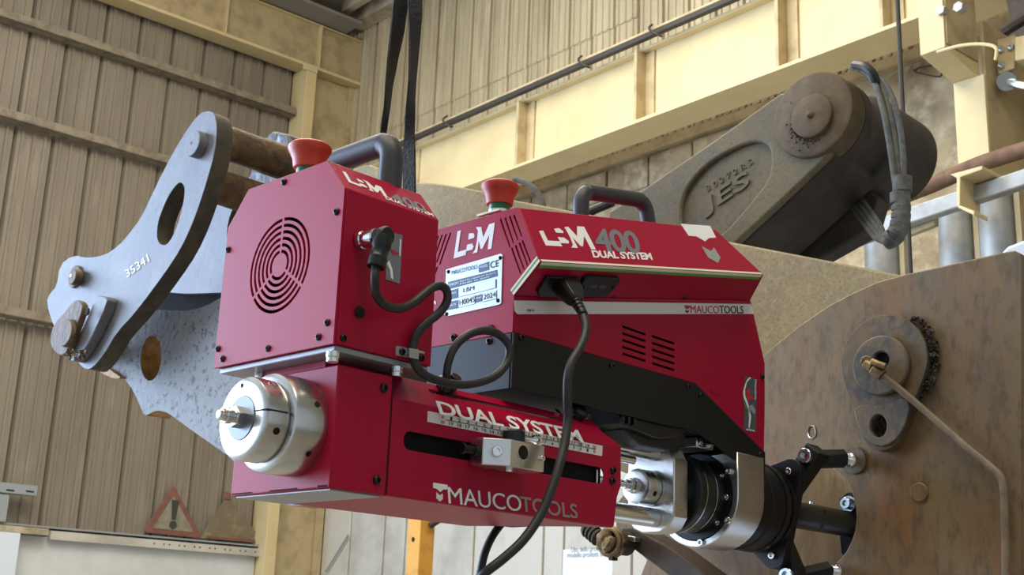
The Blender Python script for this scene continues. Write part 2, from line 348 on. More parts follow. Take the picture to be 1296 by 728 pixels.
def sheet_mesh(name, m, wid, w0, w1, d, fine):
    """one ribbed cladding sheet: local X across, local Y towards the room (negative), Z up"""
    g = wid*0.10
    prof = [(0, 0), (g*.35, 0), (g, -d)]
    k = 3
    for i in range(k):
        a = g + (wid-g*1.15)*(i+.28)/k; f = (wid-g*1.15)/k*.30
        prof += [(a, -d), (a+f*.22, -d-fine), (a+f*.78, -d-fine), (a+f, -d)]
    prof += [(wid-g*.15, -d), (wid, 0)]
    n = len(prof); vs = [(x, y, w0) for x, y in prof] + [(x, y, w1) for x, y in prof] + [(x, y+.0015, w0) for x, y in prof] + [(x, y+.0015, w1) for x, y in prof]
    fs = []
    for i in range(n-1): fs += [(i, i+1, n+i+1, n+i), (2*n+i, 3*n+i, 3*n+i+1, 2*n+i+1)]
    me = bpy.data.meshes.new(name); me.from_pydata(vs, [], fs); me.materials.append(m); return me
def sheets(wall, me, n, place, rot):
    for i in range(n):
        o = bpy.data.objects.new('siding_sheet', me); COL.objects.link(o); o.parent = wall
        o.location = place(i)-wloc(wall); o.rotation_euler = (0, 0, rot)
WLED = 2.24                       # top of the masonry plinth of the left wall
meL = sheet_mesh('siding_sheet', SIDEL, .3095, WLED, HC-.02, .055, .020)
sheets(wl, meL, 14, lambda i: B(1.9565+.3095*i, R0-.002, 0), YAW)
WCON = 5.0                        # the ribbed sheets of the right wall start here
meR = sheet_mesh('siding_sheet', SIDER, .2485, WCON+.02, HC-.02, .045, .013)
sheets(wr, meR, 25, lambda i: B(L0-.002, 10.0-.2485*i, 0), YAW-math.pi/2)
# sheet overlap line of the right wall: a second, shorter row of sheets lapped over the lower ones
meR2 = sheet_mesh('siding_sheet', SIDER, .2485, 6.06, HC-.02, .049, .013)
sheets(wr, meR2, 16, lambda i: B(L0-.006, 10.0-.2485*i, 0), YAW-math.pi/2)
# girts and plinth of the left wall
GE = bp(386, 120, 1, R0-.30).x-.01
def girt(n, name, w, label, dl=2.0, rr=.10, h=.075):
    o = part(None, name, GIRT, lambda b: (b.box(dl, GE, R0-.085-rr, R0-.078, w, w+.012, tf=B), b.box(dl, GE, R0-.085-rr, R0-.075-rr, w-.0, w+h, tf=B)), .002)
    return struct(o, label, 'girt')
girt(1, 'trim_1', 6.20, 'upper beige steel girt across the ribbed left wall')
girt(2, 'trim_2', 5.375, 'middle beige steel girt across the ribbed left wall')
girt(3, 'trim_3', 3.80, 'lower beige steel girt across the ribbed left wall')
pl = struct(bbox_part(None, 'trim_4', WPLAST, 1.9, GE, R0-.16, R0, 0, 2.16), 'white plastered plinth at the foot of the left wall', 'plinth')
rl = thing('perforated_rail', B(4.2, R0-.2, 2.13), 'pale perforated steel rail along the top of the white plinth', 'rail')
part(rl, 'rail_bar', WPANEL, lambda b: b.box(3.86, 5.78, R0-.22, R0-.165, 2.140, 2.206, tf=B), .003)
part(rl, 'bed_plate', GALVB, lambda b: b.box(1.9, 5.72, R0-.19, R0-.03, 2.225, 2.238, tf=B))
for i in range(16):
    c = bp(196+i*9.6+(3 if i % 2 else 0), 681.5+i*1.02, 1, R0-.222)
    if c.x < 5.74: part(rl, 'hole', DARK, lambda b: b.cyl(B(c.x, R0-.2215, 2.176), B(c.x, R0-.218, 2.176), .007, n=10))
wb = tag(bbox_part(None, 'wooden_batten', ROOFP, 1.9, 3.83, R0-.26, R0-.17, 2.165, 2.215, .003), 'short pale batten lying on the plinth at the left edge', 'batten')
lb = tag(bbox_part(None, 'white_board', WHITEC, 2.2, bp(22, 700, 1, R0-.3).x, R0-.31, R0-.27, 1.2, bp(12, 674, 1, R0-.3).z), 'white board propped upright against the plinth', 'board')
gb = thing('galvanised_bracket', B(3.0, R0-.15, 2.2), 'grey galvanised angle bracket standing on the plinth, left edge', 'bracket')
q0 = bp(45, 620, 1, R0-.2)
part(gb, 'arm', GALVB, lambda b: b.box(2.3, q0.x, R0-.24, R0-.16, bp(30, 627, 1, R0-.2).z, bp(30, 614, 1, R0-.2).z, tf=B), .003)
part(gb, 'upright', GALVB, lambda b: b.box(2.3, bp(8, 640, 1, R0-.2).x, R0-.24, R0-.16, 2.238, bp(5, 625, 1, R0-.2).z-.01, tf=B), .003)
for x in (13, 38):
    c = bp(x, 620+x*.06, 1, R0-.241); part(gb, 'slot', DARK, lambda b: b.box(c.x-.03, c.x+.03, R0-.242, R0-.2395, c.z-.006, c.z+.006, tf=B))
# spandrel beam and corner column of the left wall
bm = thing('spandrel_beam', B(5.0, R0-.2, 6.85), 'cream steel beam below the roof along the left wall', 'beam')
bw0 = bp(382, 79, 1, R0-.30).z; bw1 = bp(420, 43, 1, R0-.22).z
part(bm, 'web', CREAMD, lambda b: b.box(2.5, L0-.01, R0-.215, R0-.20, bw0, bw1+.02, tf=B))
part(bm, 'flange', CREAM, lambda b: b.box(2.5, L0-.02, R0-.30, R0-.10, bw0-.015, bw0+.015, tf=B), .003)
part(bm, 'flange', CREAM, lambda b: b.box(2.5, L0-.01, R0-.25, R0-.10, bw1+.02, bw1+.035, tf=B), .003)
for x, y in ((287, 12), (404, 60)):
    c = bp(x, y, 1, R0-.25).x
    part(bm, 'stiffener', CREAM, lambda b: b.box(c-.008, c+.008, R0-.28, R0-.216, bw0+.016, bw1+.019, tf=B), .002)
co = thing('corner_column', B(6.0, R0-.2, 0), 'cream steel column in the corner between the two walls', 'column')
cl0 = bp(386, 120, 1, R0-.30).x; cl1 = bp(399, 120, 1, R0-.30).x
part(co, 'flange', CREAM, lambda b: b.box(cl0, cl1, R0-.30, R0-.05, 0, bw0-.016, tf=B), .004)
part(co, 'web', CREAMD, lambda b: b.box(cl1+.002, L0-.12, R0-.17, R0-.06, 0, bw0-.016, tf=B), .004)
part(co, 'edge_strip', CREAMD, lambda b: b.box(L0-.12, L0-.04, R0-.20, R0-.05, 0, bw0+.02, tf=B), .004)
part(co, 'gusset', CREAM, lambda b: b.box(cl0-.05, cl1, R0-.31, R0-.301, bw0-.06, bw0+.0, tf=B), .003)
# roof edge: purlins under the deck
for i, (l, lab) in enumerate(((4.95, 'pale roof purlin nearest the photographer'), (5.95, 'pale roof purlin nearest the right wall'))):
    tag(bbox_part(None, 'roof_purlin', ROOFP, l, l+.07, 5.0, R0-.4, HC-.12, HC-.005), lab, 'purlin', 'roof purlins')
tag(bbox_part(None, 'eaves_channel', ROOFP, L0-.22, L0-.06, 4.0, R0-.26, HC-.16, HC-.002, .006), 'pale channel under the roof along the right wall', 'channel')
tag(bbox_part(None, 'eaves_soffit', mat('grey_soffit', srgb(136, 131, 124), .7), 2.5, L0-.24, R0-.52, R0-.20, bw1+.045, bw1+.075), 'flat grey soffit board above the spandrel beam', 'soffit')

# crane runway girder on the right wall
LF = 5.60
wf = bp(700, 193, 0, LF).z; lbk = bp(700, 218, 2, wf).x
wt = bp(700, 119, 0, LF+.12).z
gd = thing('crane_girder', B(LF+.15, 5, wf), 'cream crane runway girder running along the right wall', 'girder')
part(gd, 'bottom_flange', CREAM, lambda b: b.box(LF, max(lbk, LF+.25), 2.62, 9.3, wf-.012, wf+.012, tf=B), .003)
part(gd, 'web', CREAM, lambda b: b.box(LF+.12, LF+.14, 2.62, 9.3, wf+.012, wt, tf=B))
part(gd, 'top_flange', CREAM, lambda b: b.box(LF+.06, LF+.30, 2.62, 9.3, wt, wt+.02, tf=B), .003)
for x, y in ((516, 210), (659, 170), (809, 110), (988, 40), (1120, 20)):
    r = bp(x, y, 0, LF+.06).y
    part(gd, 'stiffener', CREAMD, lambda b: b.box(LF+.02, LF+.119, r-.012, r+.012, wf+.013, wt-.001, tf=B), .002)
    part(gd, 'splice_plate', CREAMD, lambda b: b.box(LF+.105, LF+.119, r-.09, r-.013, wf+.013, wt-.001, tf=B), .002)
cr = thing('conductor_rail', B(LF, 5, wt+.05), 'thin dark conductor rail fixed above the crane girder', 'rail')
part(cr, 'rail_bar', RAILB, lambda b: b.box(LF-.02, LF+.02, 2.7, 9.25, wt+.028, wt+.062, tf=B), .004)
part(cr, 'cover_strip', CREAMD, lambda b: b.box(LF-.02, LF+.06, 2.7, 9.25, wt+.064, wt+.082, tf=B), .003)
for x, y in ((566, 174), (738, 99), (828, 60), (944, 12)):
    c = bp(x, y, 0, LF-.02)
    part(cr, 'hook', RAILB, lambda b: b.tube([B(LF-.01, c.y+.03, wt+.11), B(LF-.06, c.y+.01, wt+.06), B(LF-.09, c.y-.05, wt+.0), B(LF-.06, c.y-.09, wt-.03), B(LF-.02, c.y-.06, wt-.01)], .008, 8, 4))
# ledge between ribbed sheets and plastered wall
tag(bbox_part(None, 'wall_ledge', CREAMD, L0-.07, L0-.003, 2.0, 9.2, WCON-.06, WCON+.01, .008), 'cream ledge below the ribbed sheets of the right wall', 'ledge')
# row of rough blocks under the ledge
for i in range(6):
    r1 = 7.6-.42*i
    part(wr, 'block', CONC, lambda b: b.box(L0-.02-.006*(i % 3), L0, r1-.405, r1, WCON-.30, WCON-.075, tf=B), .012)
for i in range(6):
    r1 = 7.4-.42*i
    part(wr, 'block', CONC, lambda b: b.box(L0-.018-.005*((i+1) % 3), L0, r1-.405, r1, WCON-.54, WCON-.315, tf=B), .012)
# white precast boards at the foot of the right wall
xs = [408, 443, 486, 513, 600, 688, 714, 800, 880]
for a, z in zip(xs[:-1], xs[1:]):
    ra = bp(a, 690, 0, L0-.03).y; rb = bp(z, 690, 0, L0-.03).y
    part(wr, 'wall_board', WPANEL, lambda b: b.box(L0-.035, L0-.001, rb+.012, ra-.012, 0, 2.75, tf=B), .006)
c0 = bp(412, 724, 0, L0-.06); c1 = bp(441, 677, 0, L0-.06)
tag(part(None, 'brace_rod', GALVB, lambda b: b.cyl(B(*c0), B(*c1), .008, n=8)), 'thin slanting rod on the white boards beside the corner column', 'rod')
# paper notice
pn = thing('paper_notice', B(L0-.04, 6.0, 2.0), 'white paper notice with blurred print taped to the white boards', 'notice')
n0 = bp(713, 696, 0, L0-.037); n1 = bp(776, 694, 0, L0-.037)
part(pn, 'sheet', PAPER, lambda b: b.box(L0-.0385, L0-.0365, n1.y, n0.y, n0.z-.75, n0.z, tf=B))
def ntext(s, xa, xb, y, h, m, nm='print_line'):
    a = bp(xa, y, 0, L0-.0385); c = bp(xb, y, 0, L0-.0385)
    text(s, nm, m, pn, B(L0-.0385, a.y, a.z), B(L0-.0385, c.y, a.z), B(L0-.0385, a.y, a.z+h), lift=.002, thick=.001)
ntext('Uso dello prodotto', 723, 768, 701, .045, GREYP); ntext('modello prodotti sicuro', 718, 774, 708, .045, GREYP)
part(pn, 'drawing', BLUEP, lambda b: [b.box(L0-.041, L0-.039, n0.y-.12-k*.08, n0.y-.085-k*.08, n0.z-.6, n0.z-.22, tf=B) for k in (0, 1.35, 1.8)])
# orange post
op = thing('orange_post', at(532, 690, 1, 6.2)*1.0, 'orange painted square post with a bolt hole in front of the white boards', 'post')
pc = bp(530, 700, 0, 4.9); op.location = B(4.9, pc.y, 0)
pa = bp(514.5, 700, 0, 4.9); pb = bp(549, 700, 1, pc.y)
part(op, 'post_body', ORANGE, lambda b: b.box(4.9, pb.x, pc.y, pa.y, 0, 2.55, tf=B), .006)
hc = bp(523, 683, 0, 4.9)
part(op, 'bolt_hole', DARK, lambda b: b.cyl(B(4.899, hc.y, hc.z), B(4.905, hc.y, hc.z), .016, n=14))
part(op, 'tie_bar', BROWNST, lambda b: b.cyl(B(pb.x-.05, pc.y-.01, 2.2), B(pb.x+.25, pc.y-.35, 2.5), .02, n=10))
# warning signs leaning on the plinth
def tri(px3, r): return [bp(x, y, 1, r) for x, y in px3]
def sign(name, pts, label, rr, back=False):
    T = tri(pts, rr); cc = (T[0]+T[1]+T[2])/3
    s = thing(name, B(cc.x, rr, T[1].z), label, 'sign', 'warning signs on the plinth')
    def rnd(k, t0):
        lp = []
        for i in range(3):
            p = cc+(T[i]-cc)*k; a = cc+(T[i-1]-cc)*k; z = cc+(T[(i+1) % 3]-cc)*k
            u1 = (a-p)*t0; u2 = (z-p)*t0
            for q in (0, .33, .66, 1): 
                m1 = p+u1*(1-q)*(1-q)+u2*q*q; lp.append((m1.x, m1.z))
        return lp
    fr = lambda t, c: B(c[0], t, c[1])
    part(s, 'backing' if back else 'border', SIGNBK if back else SIGNR, lambda b: b.prism(0, rnd(1, .06), rr, rr-.012, frame=fr), .003)
    if not back:
        part(s, 'face', SIGNY, lambda b: b.prism(0, rnd(.68, .06), rr-.0125, rr-.0145, frame=fr))
        w0, w1 = T[1].z, T[0].z; h = w1-w0; x = cc.x
        part(s, 'exclamation_mark', SIGNK, lambda b: (b.prism(0, [(x-.018, w0+.30*h), (x+.018, w0+.30*h), (x+.034, w0+.70*h), (x-.034, w0+.70*h)], rr-.015, rr-.017, frame=fr), b.prism(0, ring(x, w0+.195*h, .034, 16), rr-.015, rr-.017, frame=fr)))
    else:
        part(s, 'folded_edge', SIGNR, lambda b: b.box(T[1].x+.06, T[2].x-.06, rr-.028, rr-.013, T[1].z+.004, T[1].z+.03, tf=B), .003)
        part(s, 'mount_tab', SIGNR, lambda b: b.box(T[0].x-.03, T[0].x+.03, rr-.02, rr-.002, T[0].z-.03, T[0].z+.03, tf=B), .003)
    return s
sign('warning_sign', [(219, 614), (180, 674), (256, 682)], 'triangular warning sign with exclamation mark and faded red border', R0-.10)
sign('warning_sign', [(287, 628), (252, 682), (334, 687)], 'triangular sign turned to show its bare dusty brown back', R0-.10, True)

# column with corbel, pipe, rail and tall galvanised tubes at the right
LC = 5.2
fr0 = bp(1209, 150, 0, LC); fr1 = bp(1249, 150, 0, LC)
kc = thing('corbel_column', B(LC+.2, fr0.y-.2, 0), 'cream steel column with corbel carrying the crane girder', 'column')
part(kc, 'front_plate', CREAM, lambda b: b.box(LC, LC+.02, fr1.y, fr0.y, 0, bp(1215, 103, 0, LC).z, tf=B), .003)
part(kc, 'side_plate', CREAMD, lambda b: b.box(LC+.021, LC+.75, fr1.y+.001, fr1.y+.02, 0, bp(1249, 20, 0, LC).z, tf=B), .003)
cz0 = bp(1215, 103, 0, LC).z; cz1 = bp(1195, 64, 0, LC-.25).z
def corbel(b):
    pr = [(LC, cz0), (LC+.02, cz0), (LC+.02, cz1+.30), (LC-.28, cz1+.30), (LC-.28, cz1)]
    b.prism(0, pr, fr1.y+.03, fr0.y, frame=lambda t, c: B(c[0], t, c[1]))
part(kc, 'corbel', CREAM, corbel, .003)
part(kc, 'stiffener', CREAMD, lambda b: b.box(LC-.27, LC+.0, fr1.y+.022, fr1.y+.029, cz1+.02, cz1+.62, tf=B), .002)
part(kc, 'stiffener', CREAMD, lambda b: b.box(LC-.27, LC+.0, fr0.y-.03, fr0.y-.02, cz1+.301, cz1+.75, tf=B), .002)
part(kc, 'bearing_block', CREAM, lambda b: b.box(LC-.26, LC+.02, fr1.y+.05, fr0.y-.05, cz1+.301, cz1+.50, tf=B), .003)
for (x, y) in ((1212, 8), (1189, 12)):
    c = bp(x, y, 0, LC-.3); part(kc, 'bolt', GALV, lambda b: b.cyl(B(LC-.3, c.y, c.z), B(LC-.255, c.y, c.z), .025, n=6))
part(kc, 'cable', CREAM, lambda b: b.tube([B(*bp(x, y, 0, LC-.34)) for x, y in ((1186, 66), (1210, 59), (1232, 56), (1252, 57), (1261, 62), (1260, 76))], .008, 8, 5))
cross = kc
p_ = lambda x, y, l: B(*bp(x, y, 0, l))
part(cross, 'bolted_plate', CREAMD, lambda b: b.prism(0, [(c.y, c.z) for c in (bp(x, y, 0, LC+.1) for x, y in ((1262, 50), (1284, 45), (1284, 86), (1263, 94)))], LC+.1, LC+.13, frame=lambda t, c: B(t, c[0], c[1])), .003)
for x, y in ((1268, 63), (1280, 60), (1268, 83)): screw(ZBOLT, cross, p_(x, y, LC+.1), -LX, 2.0, 'bolt')
part(cross, 'cream_block', CREAM, lambda b: b.prism(0, [(c.y, c.z) for c in (bp(x, y, 0, LC+.05) for x, y in ((1284, 47), (1500, 5), (1500, 35), (1284, 77)))], LC+.05, LC+.3, frame=lambda t, c: B(t, c[0], c[1])), .004)
part(cross, 'lower_plate', CREAMD, lambda b: b.prism(0, [(c.y, c.z) for c in (bp(x, y, 0, LC+.15) for x, y in ((1250, 95), (1290, 84), (1310, 130), (1310, 190), (1250, 200)))], LC+.4, LC+.43, frame=lambda t, c: B(t, c[0], c[1])), .003)
part(cross, 'dark_beam', BROWNST, lambda b: b.prism(0, [(c.y, c.z) for c in (bp(x, y, 0, LC+.2) for x, y in ((1232, -60), (1500, -60), (1500, 44), (1272, 44), (1250, 20)))], LC+.45, LC+.6, frame=lambda t, c: B(t, c[0], c[1])))
part(cross, 'pivot', ZINC, lambda b: (b.cyl(p_(1274, 103, LC+.08), p_(1274, 103, LC+.16), .045, n=16), b.cyl(p_(1276, 104, LC+.1), p_(1300, 109, LC+.1), .022, n=10)))
part(cross, 'brace', BROWNST, lambda b: b.tube([p_(1270, 40, LC+.3), p_(1310, 15, LC+.3)], .03, 8, 1))
# brown pipe
LP = 4.6
pp = tag(part(None, 'wall_pipe', PIPER, lambda b: b.tube([p_(900, 350, LP), p_(1120, 258, LP), p_(1180, 234, LP), p_(1240, 208, LP), p_(1320, 182, LP), p_(1800, 26, LP)], .034, 14, 3)), 'rusty brown pipe above the galvanised rail', 'pipe')
gr = thing('guard_rail', p_(1200, 250, LP), 'galvanised steel guard rail along the tall grey tubes', 'rail')
LG = 4.45
part(gr, 'rail_beam', GALV, lambda b: b.prism(0, [(c.y, c.z) for c in (bp(x, y, 0, LG) for x, y in ((900, 358), (1150, 262), (1320, 205), (1800, 44), (1800, 65), (1320, 226), (1150, 283), (900, 379)))], LG, LG+.05, frame=lambda t, c: B(t, c[0], c[1])), .006)
part(gr, 'lower_rail', CREAMD, lambda b: b.prism(0, [(c.y, c.z) for c in (bp(x, y, 0, LG+.1) for x, y in ((1148, 291), (1190, 276), (1190, 288), (1148, 304)))], LG+.06, LG+.09, frame=lambda t, c: B(t, c[0], c[1])), .004)
part(gr, 'angle_bracket', CREAM, lambda b: (b.prism(0, [(c.y, c.z) for c in (bp(x, y, 0, LG-.06) for x, y in ((1209, 224), (1250, 213), (1250, 218), (1218, 229)))], LG-.1, LG+.1, frame=lambda t, c: B(t, c[0], c[1])),
     b.prism(0, [(c.y, c.z) for c in (bp(x, y, 0, LG-.06) for x, y in ((1217.5, 228), (1222, 226), (1222, 263), (1217.5, 265)))], LG-.1, LG+.05, frame=lambda t, c: B(t, c[0], c[1])),
     b.prism(0, [(c.y, c.z) for c in (bp(x, y, 0, LG-.06) for x, y in ((1219, 262), (1240, 270), (1240, 276), (1219, 266)))], LG-.1, LG+.0, frame=lambda t, c: B(t, c[0], c[1]))), .003)
LT = 4.75
for x0, x1, ytop, lab in ((1097, 1139, 300, 'tall galvanised tube behind the hose sleeve'), (1191, 1234, 256, 'tall galvanised tube left of the rail bracket'), (1243, 1288, 241, 'tall galvanised tube right of the rail bracket')):
    a = bp(x0, 320, 0, LT); z = bp(x1, 320, 0, LT); r_ = abs(a.y-z.y)/2*.97; tz = bp((x0+x1)/2, ytop, 0, LT).z
    t = thing('galvanised_tube', B(LT, (a.y+z.y)/2, 0), lab, 'tube', 'galvanised tubes behind the ear plate')
    part(t, 'barrel', GALV, lambda b: b.cyl(B(LT, (a.y+z.y)/2, 0), B(LT, (a.y+z.y)/2, tz), r_, n=32))
    part(t, 'seam_strip', CREAMD, lambda b: b.box(LT-.02, LT+.02, (a.y+z.y)/2-r_-.035, (a.y+z.y)/2-r_-.012, 0, tz-.03, tf=B))
wx = bp(1143, 150, 0, 3.6)
tag(part(None, 'hanging_wire', RAILB, lambda b: b.cyl(B(3.6, wx.y, 1.2), B(3.6, wx.y, HC-.001), .0085, n=8)), 'thin dark wire hanging vertically behind the hose bundle', 'wire')
tag(part(None, 'wall_cable', RAILB, lambda b: b.tube([p_(x, y, L0-.05) for x, y in ((1156, 88), (1162, 92), (1190, 97), (1187, 84), (1165, 85), (1158, 90))], .006, 6, 4)), 'thin loose cable looped on the plaster below the corbel', 'cable')
# ================================================================== LOADER LINKAGE, LEFT
UL = 1.20
front_px = [(263.6,140),(270.5,143.6),(274.7,159),(272,192),(259.4,236.7),(245.5,278.3),(229,314.4),(207.9,346.4),(172,394.6),(147,421.4),(132.9,446.4),(116.8,466),(107.9,467.9),(97.1,457),(82.9,441),(66.8,410.7),(58.6,382),(63.2,371.4),(72,362.5),(75.7,335.7),(91.8,323),(111.4,326.8),(132.9,323.2),(150.7,310.7),(162,297.8),(178.9,275.6),(195.6,239.4),(217.8,195),(240,158.9),(252.5,143.6)]
slot_px = [(229.7,230.6),(233.9,236.7),(233.5,247),(231.7,258.9),(227.5,276),(222,292.2),(216.5,303),(210.8,310.3),(203.9,310.3),(199.5,305),(198.3,297.8),(199.7,281),(206.7,261.7),(213,248),(220.6,236.7),(225.5,231.5)]
def smooth(lp, it=1):
    for _ in range(it):
        lp = [q for i in range(len(lp)) for q in ((lp[i][0]*.75+lp[(i+1) % len(lp)][0]*.25, lp[i][1]*.75+lp[(i+1) % len(lp)][1]*.25), (lp[i][0]*.25+lp[(i+1) % len(lp)][0]*.75, lp[i][1]*.25+lp[(i+1) % len(lp)][1]*.75))]
    return lp
def two_tone(parent, name, px, u, th, face, edge, holes=(), skin=.0015):
    """plate with a painted face and bare cut edges"""
    lo = pu(px, u); hs = [pu(h, u) for h in holes]
    o = part(parent, name, edge, lambda b: b.prism(0, lo, u+skin, u+th, hs))
    f = part(o, 'painted_face', face, lambda b: b.prism(0, lo, u, u+skin-.0001, hs))
    return o
def disc(parent, name, m, px, u0, u1, r, r1=None, bevel=.0015, n=36, uref=None):
    c = at(px[0], px[1], 0, uref if uref is not None else u0)
    return part(parent, name, m, lambda b: b.cyl((u0, c.y, c.z), (u1, c.y, c.z), r, r1, n), bevel)
lk = thing('bucket_link', at(108, 468, 0, UL+.02), 'light blue-grey steel link plate with long slot and pins, nearest at left', 'link', 'loader link plates')
two_tone(lk, 'plate', smooth(front_px), UL, .036, LINKM, LINKEDGE, [smooth(slot_px)])
a = disc(lk, 'pin_head', LINKM, (243, 181), UL-.018, UL, .026); disc(a, 'centre_mark', RUSTDK, (242, 181), UL-.0185, UL-.0175, .0035, uref=UL-.018)
disc(lk, 'washer', RUSTDK, (93.5, 350), UL-.006, UL, .024); a = disc(lk, 'bolt_head', RUSTDK, (91, 350), UL-.022, UL-.006, .0165, .018)
disc(a, 'centre_mark', STEEL, (89.5, 349), UL-.0226, UL-.0222, .003, uref=UL-.022)
collar_px = [(134,376),(146,378),(150,384),(128,432),(115,452),(104,462),(99,452),(112,428),(126,400)]
part(lk, 'collar_plate', LINKM, lambda b: b.prism(0, pu(smooth(collar_px), UL), UL-.022, UL-.0005), .002)
flag_px = [(121,384),(126,390),(124,402),(114,428),(108,446),(101,455),(92,452),(84,440),(85,424),(92,410),(104,398),(113,386)]
fl_ = part(lk, 'retaining_plate', RUSTDK, lambda b: b.prism(0, pu(smooth(flag_px), UL), UL-.036, UL-.0225), .0025)
disc(fl_, 'pin_end', RUSTDK, (91.5, 423), UL-.046, UL-.0365, .027, .029, uref=UL-.03)
disc(fl_, 'bolt', DARK, (112, 395), UL-.040, UL-.0365, .008, uref=UL-.036)
def rubble(b, px, u, n, spread, s0):
    for i in range(n):
        x = px[0]+random.uniform(-1, 1)*spread[0]; y = px[1]+random.uniform(-1, 1)*spread[1]; c = at(x, y, 0, u); s = s0*random.uniform(.5, 1.2)
        vs = [c+Vector((random.uniform(-1, 1), random.uniform(-1, 1), random.uniform(-1, 1))).normalized()*s*random.uniform(.7, 1.3) for _ in range(6)]
        b.add(vs, [(0, 1, 2), (0, 2, 3), (0, 3, 4), (0, 4, 1), (5, 2, 1), (5, 3, 2), (5, 4, 3), (5, 1, 4)])
o = part(fl_, 'caked_dirt', RUSTDK, lambda b: rubble(b, (98, 449), UL-.038, 40, (12, 7), .0055)); o['kind'] = 'stuff'
t0 = at(161.5, 352, 0, UL); t1 = at(190, 331, 0, UL); t2 = at(158.5, 343, 0, UL)
text('35341', 'painted_number', WHITE, lk, t0, t1, t2, lift=.0012, thick=.001)
rk = thing('bucket_link', at(235, 372, 0, 1.52), 'blue-grey link plate partly hidden behind the slotted one', 'link', 'loader link plates')
rear_px = [(274,254),(297,259),(291,272),(287,290),(288,306),(296,318),(310,322),(312,362),(290,370),(262,371),(233,372),(205,369),(192,356),(200,340),(222,322),(246,304),(262,278)]
two_tone(rk, 'plate', smooth(rear_px), 1.44, .015, LINKM, LINKEDGE)
pn_ = thing('pivot_pin', at(300, 190, 0, 1.4), 'thick rusty brown pivot pin through the top of the link plates', 'pin')
c = at(262, 172, 0, 1.24)
part(pn_, 'shaft', RUSTPIN, lambda b: b.lathe((1.2365, c.y, c.z), (1, 0, 0), [(0, .034), (.13, .034), (.135, .036), (.21, .036)], 28), .001)
bs = thing('pivot_boss', at(345, 210, 0, 1.5), 'weathered grey boss at the far end of the rusty pivot pin', 'boss')
cb = at(343, 205, 0, 1.47)
part(bs, 'boss_ring', BOSSM, lambda b: b.lathe((1.447, c.y, c.z), (1, 0, 0), [(0, .050), (.02, .058), (.10, .060), (.12, .05)], 30), .003)
part(bs, 'boss_arm', BOSSM, lambda b: b.prism(0, pu([(338,180),(352,168),(372,172),(380,210),(372,262),(320,262),(288,262),(300,245),(322,225)], 1.47), 1.456, 1.54), .006)
br = tag(part(None, 'cross_tube', RUSTPIN, lambda b: b.lathe((1.26, at(262,232,0,1.26).y, at(262,232,0,1.26).z), (1, 0, 0), [(0, .034), (.17, .036), (.22, .036)], 24), .002), 'short olive-brown cross tube below the rusty pivot pin', 'tube')
# pitted plate with round hole
sp = thing('pitted_plate', at(190, 525, 0, 1.32), 'pale grey rust-speckled plate with a round hole behind the red machine', 'plate')
sp_px = [(118,455),(126,463),(138,470),(147,474),(156,476.8),(168.6,494.6),(177.5,514),(183,527),(190,523),(199,519.5),(208,521),(216,525),(240,542.9),(263,559),(300,585),(330,640),(470,640),(470,350),(330,350),(300,368),(279,377),(261,387.5),(240,393.6),(215,393),(200.7,392),(177.5,394.6),(150,408),(130,432)]
hole_px = [(191+13.2*math.cos(t*math.pi/12)+1.5*math.sin(t*math.pi/12)*-1, 453.6+28.6*math.sin(t*math.pi/12)) for t in range(24)]
two_tone(sp, 'plate', smooth(sp_px), 1.30, .05, SPECK, BRONZE, [hole_px])
part(sp, 'burnt_lip', BRONZE, lambda b: b.prism(0, pu(smooth([(127,462),(140,466),(150,474),(157,478),(152,481),(138,477),(128,470)]), 1.297), 1.291, 1.2995), .001)
part(sp, 'hole_liner', DKCAST, lambda b: b.prism(0, pu(hole_px, 1.352), 1.352, 1.36))
c = at(104, 440, 0, UL+.036)
part(lk, 'pin_shaft', RUSTPIN, lambda b: b.cyl((UL+.0362, c.y, c.z), (1.2905, c.y, c.z), .024, n=24))
c = at(400, 452, 0, 1.351)
tag(part(None, 'torque_tube', DKCAST, lambda b: b.cyl((1.3505, c.y, c.z), (1.7995, c.y, c.z), .03, n=24)), 'dark round tube joining the pitted plate to the beige arm', 'tube')
# cylinder rod end between the links, blackened to stand for the shade there
dk = tag(part(None, 'cylinder_eye', mat('black_gap_shade', srgb(9, 8, 7), .9, spec=.2), lambda b: b.prism(0, pu(smooth([(190,362),(240,350),(330,340),(330,400),(262,410),(236,412),(195,410),(170,404)]), 1.47), 1.46, 1.50), .004), 'cylinder eye in the gap under the hidden link, coloured black for its shade', 'cylinder')

# ================================================================== LOADER, RIGHT
UP = 1.55
ear = thing('bucket_ear', at(1150, 700, 0, UP+.02), 'large rusty brown steel ear plate with the bored hole, right', 'plate')
ear_px = [(1294,800),(1294,332),(1292,321),(1284,317),(1270,319),(1200,335),(1150,346),(1112,356),(1080,370),(1048,387),(1010,413),(970,446),(930,487),(890,530),(845,575),(800,612),(778,640),(780,672),(800,690),(818,709),(806,740),(790,800)]
AXV, AXW = .940, 1.684
part(ear, 'plate', RUSTY, lambda b: b.prism(0, pu(ear_px, UP), UP, UP+.045, [ring(AXV, AXW, .078, 48)]), .002)
part(ear, 'bore_wall', STEEL, lambda b: b.prism(0, ring(AXV, AXW, .0795, 48), UP+.003, UP+.043, [ring(AXV, AXW, .0775, 48)]))
fd = (1118.5, 457)
rp_px = []
cc = at(1118.5, 457, 0, UP-.014)
def boss_outline():
    pts = ring(cc.y, cc.z, .0625, 40)
    lug = [(p.y, p.z) for p in (at(x, y, 0, UP-.014) for x, y in ((1167,498),(1160,515),(1150,540),(1142,556),(1130,567),(1115,570),(1100,565),(1090,552),(1083,532),(1078,508),(1072,495)))]
    return pts, lug
pts, lug = boss_outline()
lc_ = at(1116, 543, 0, UP-.014)
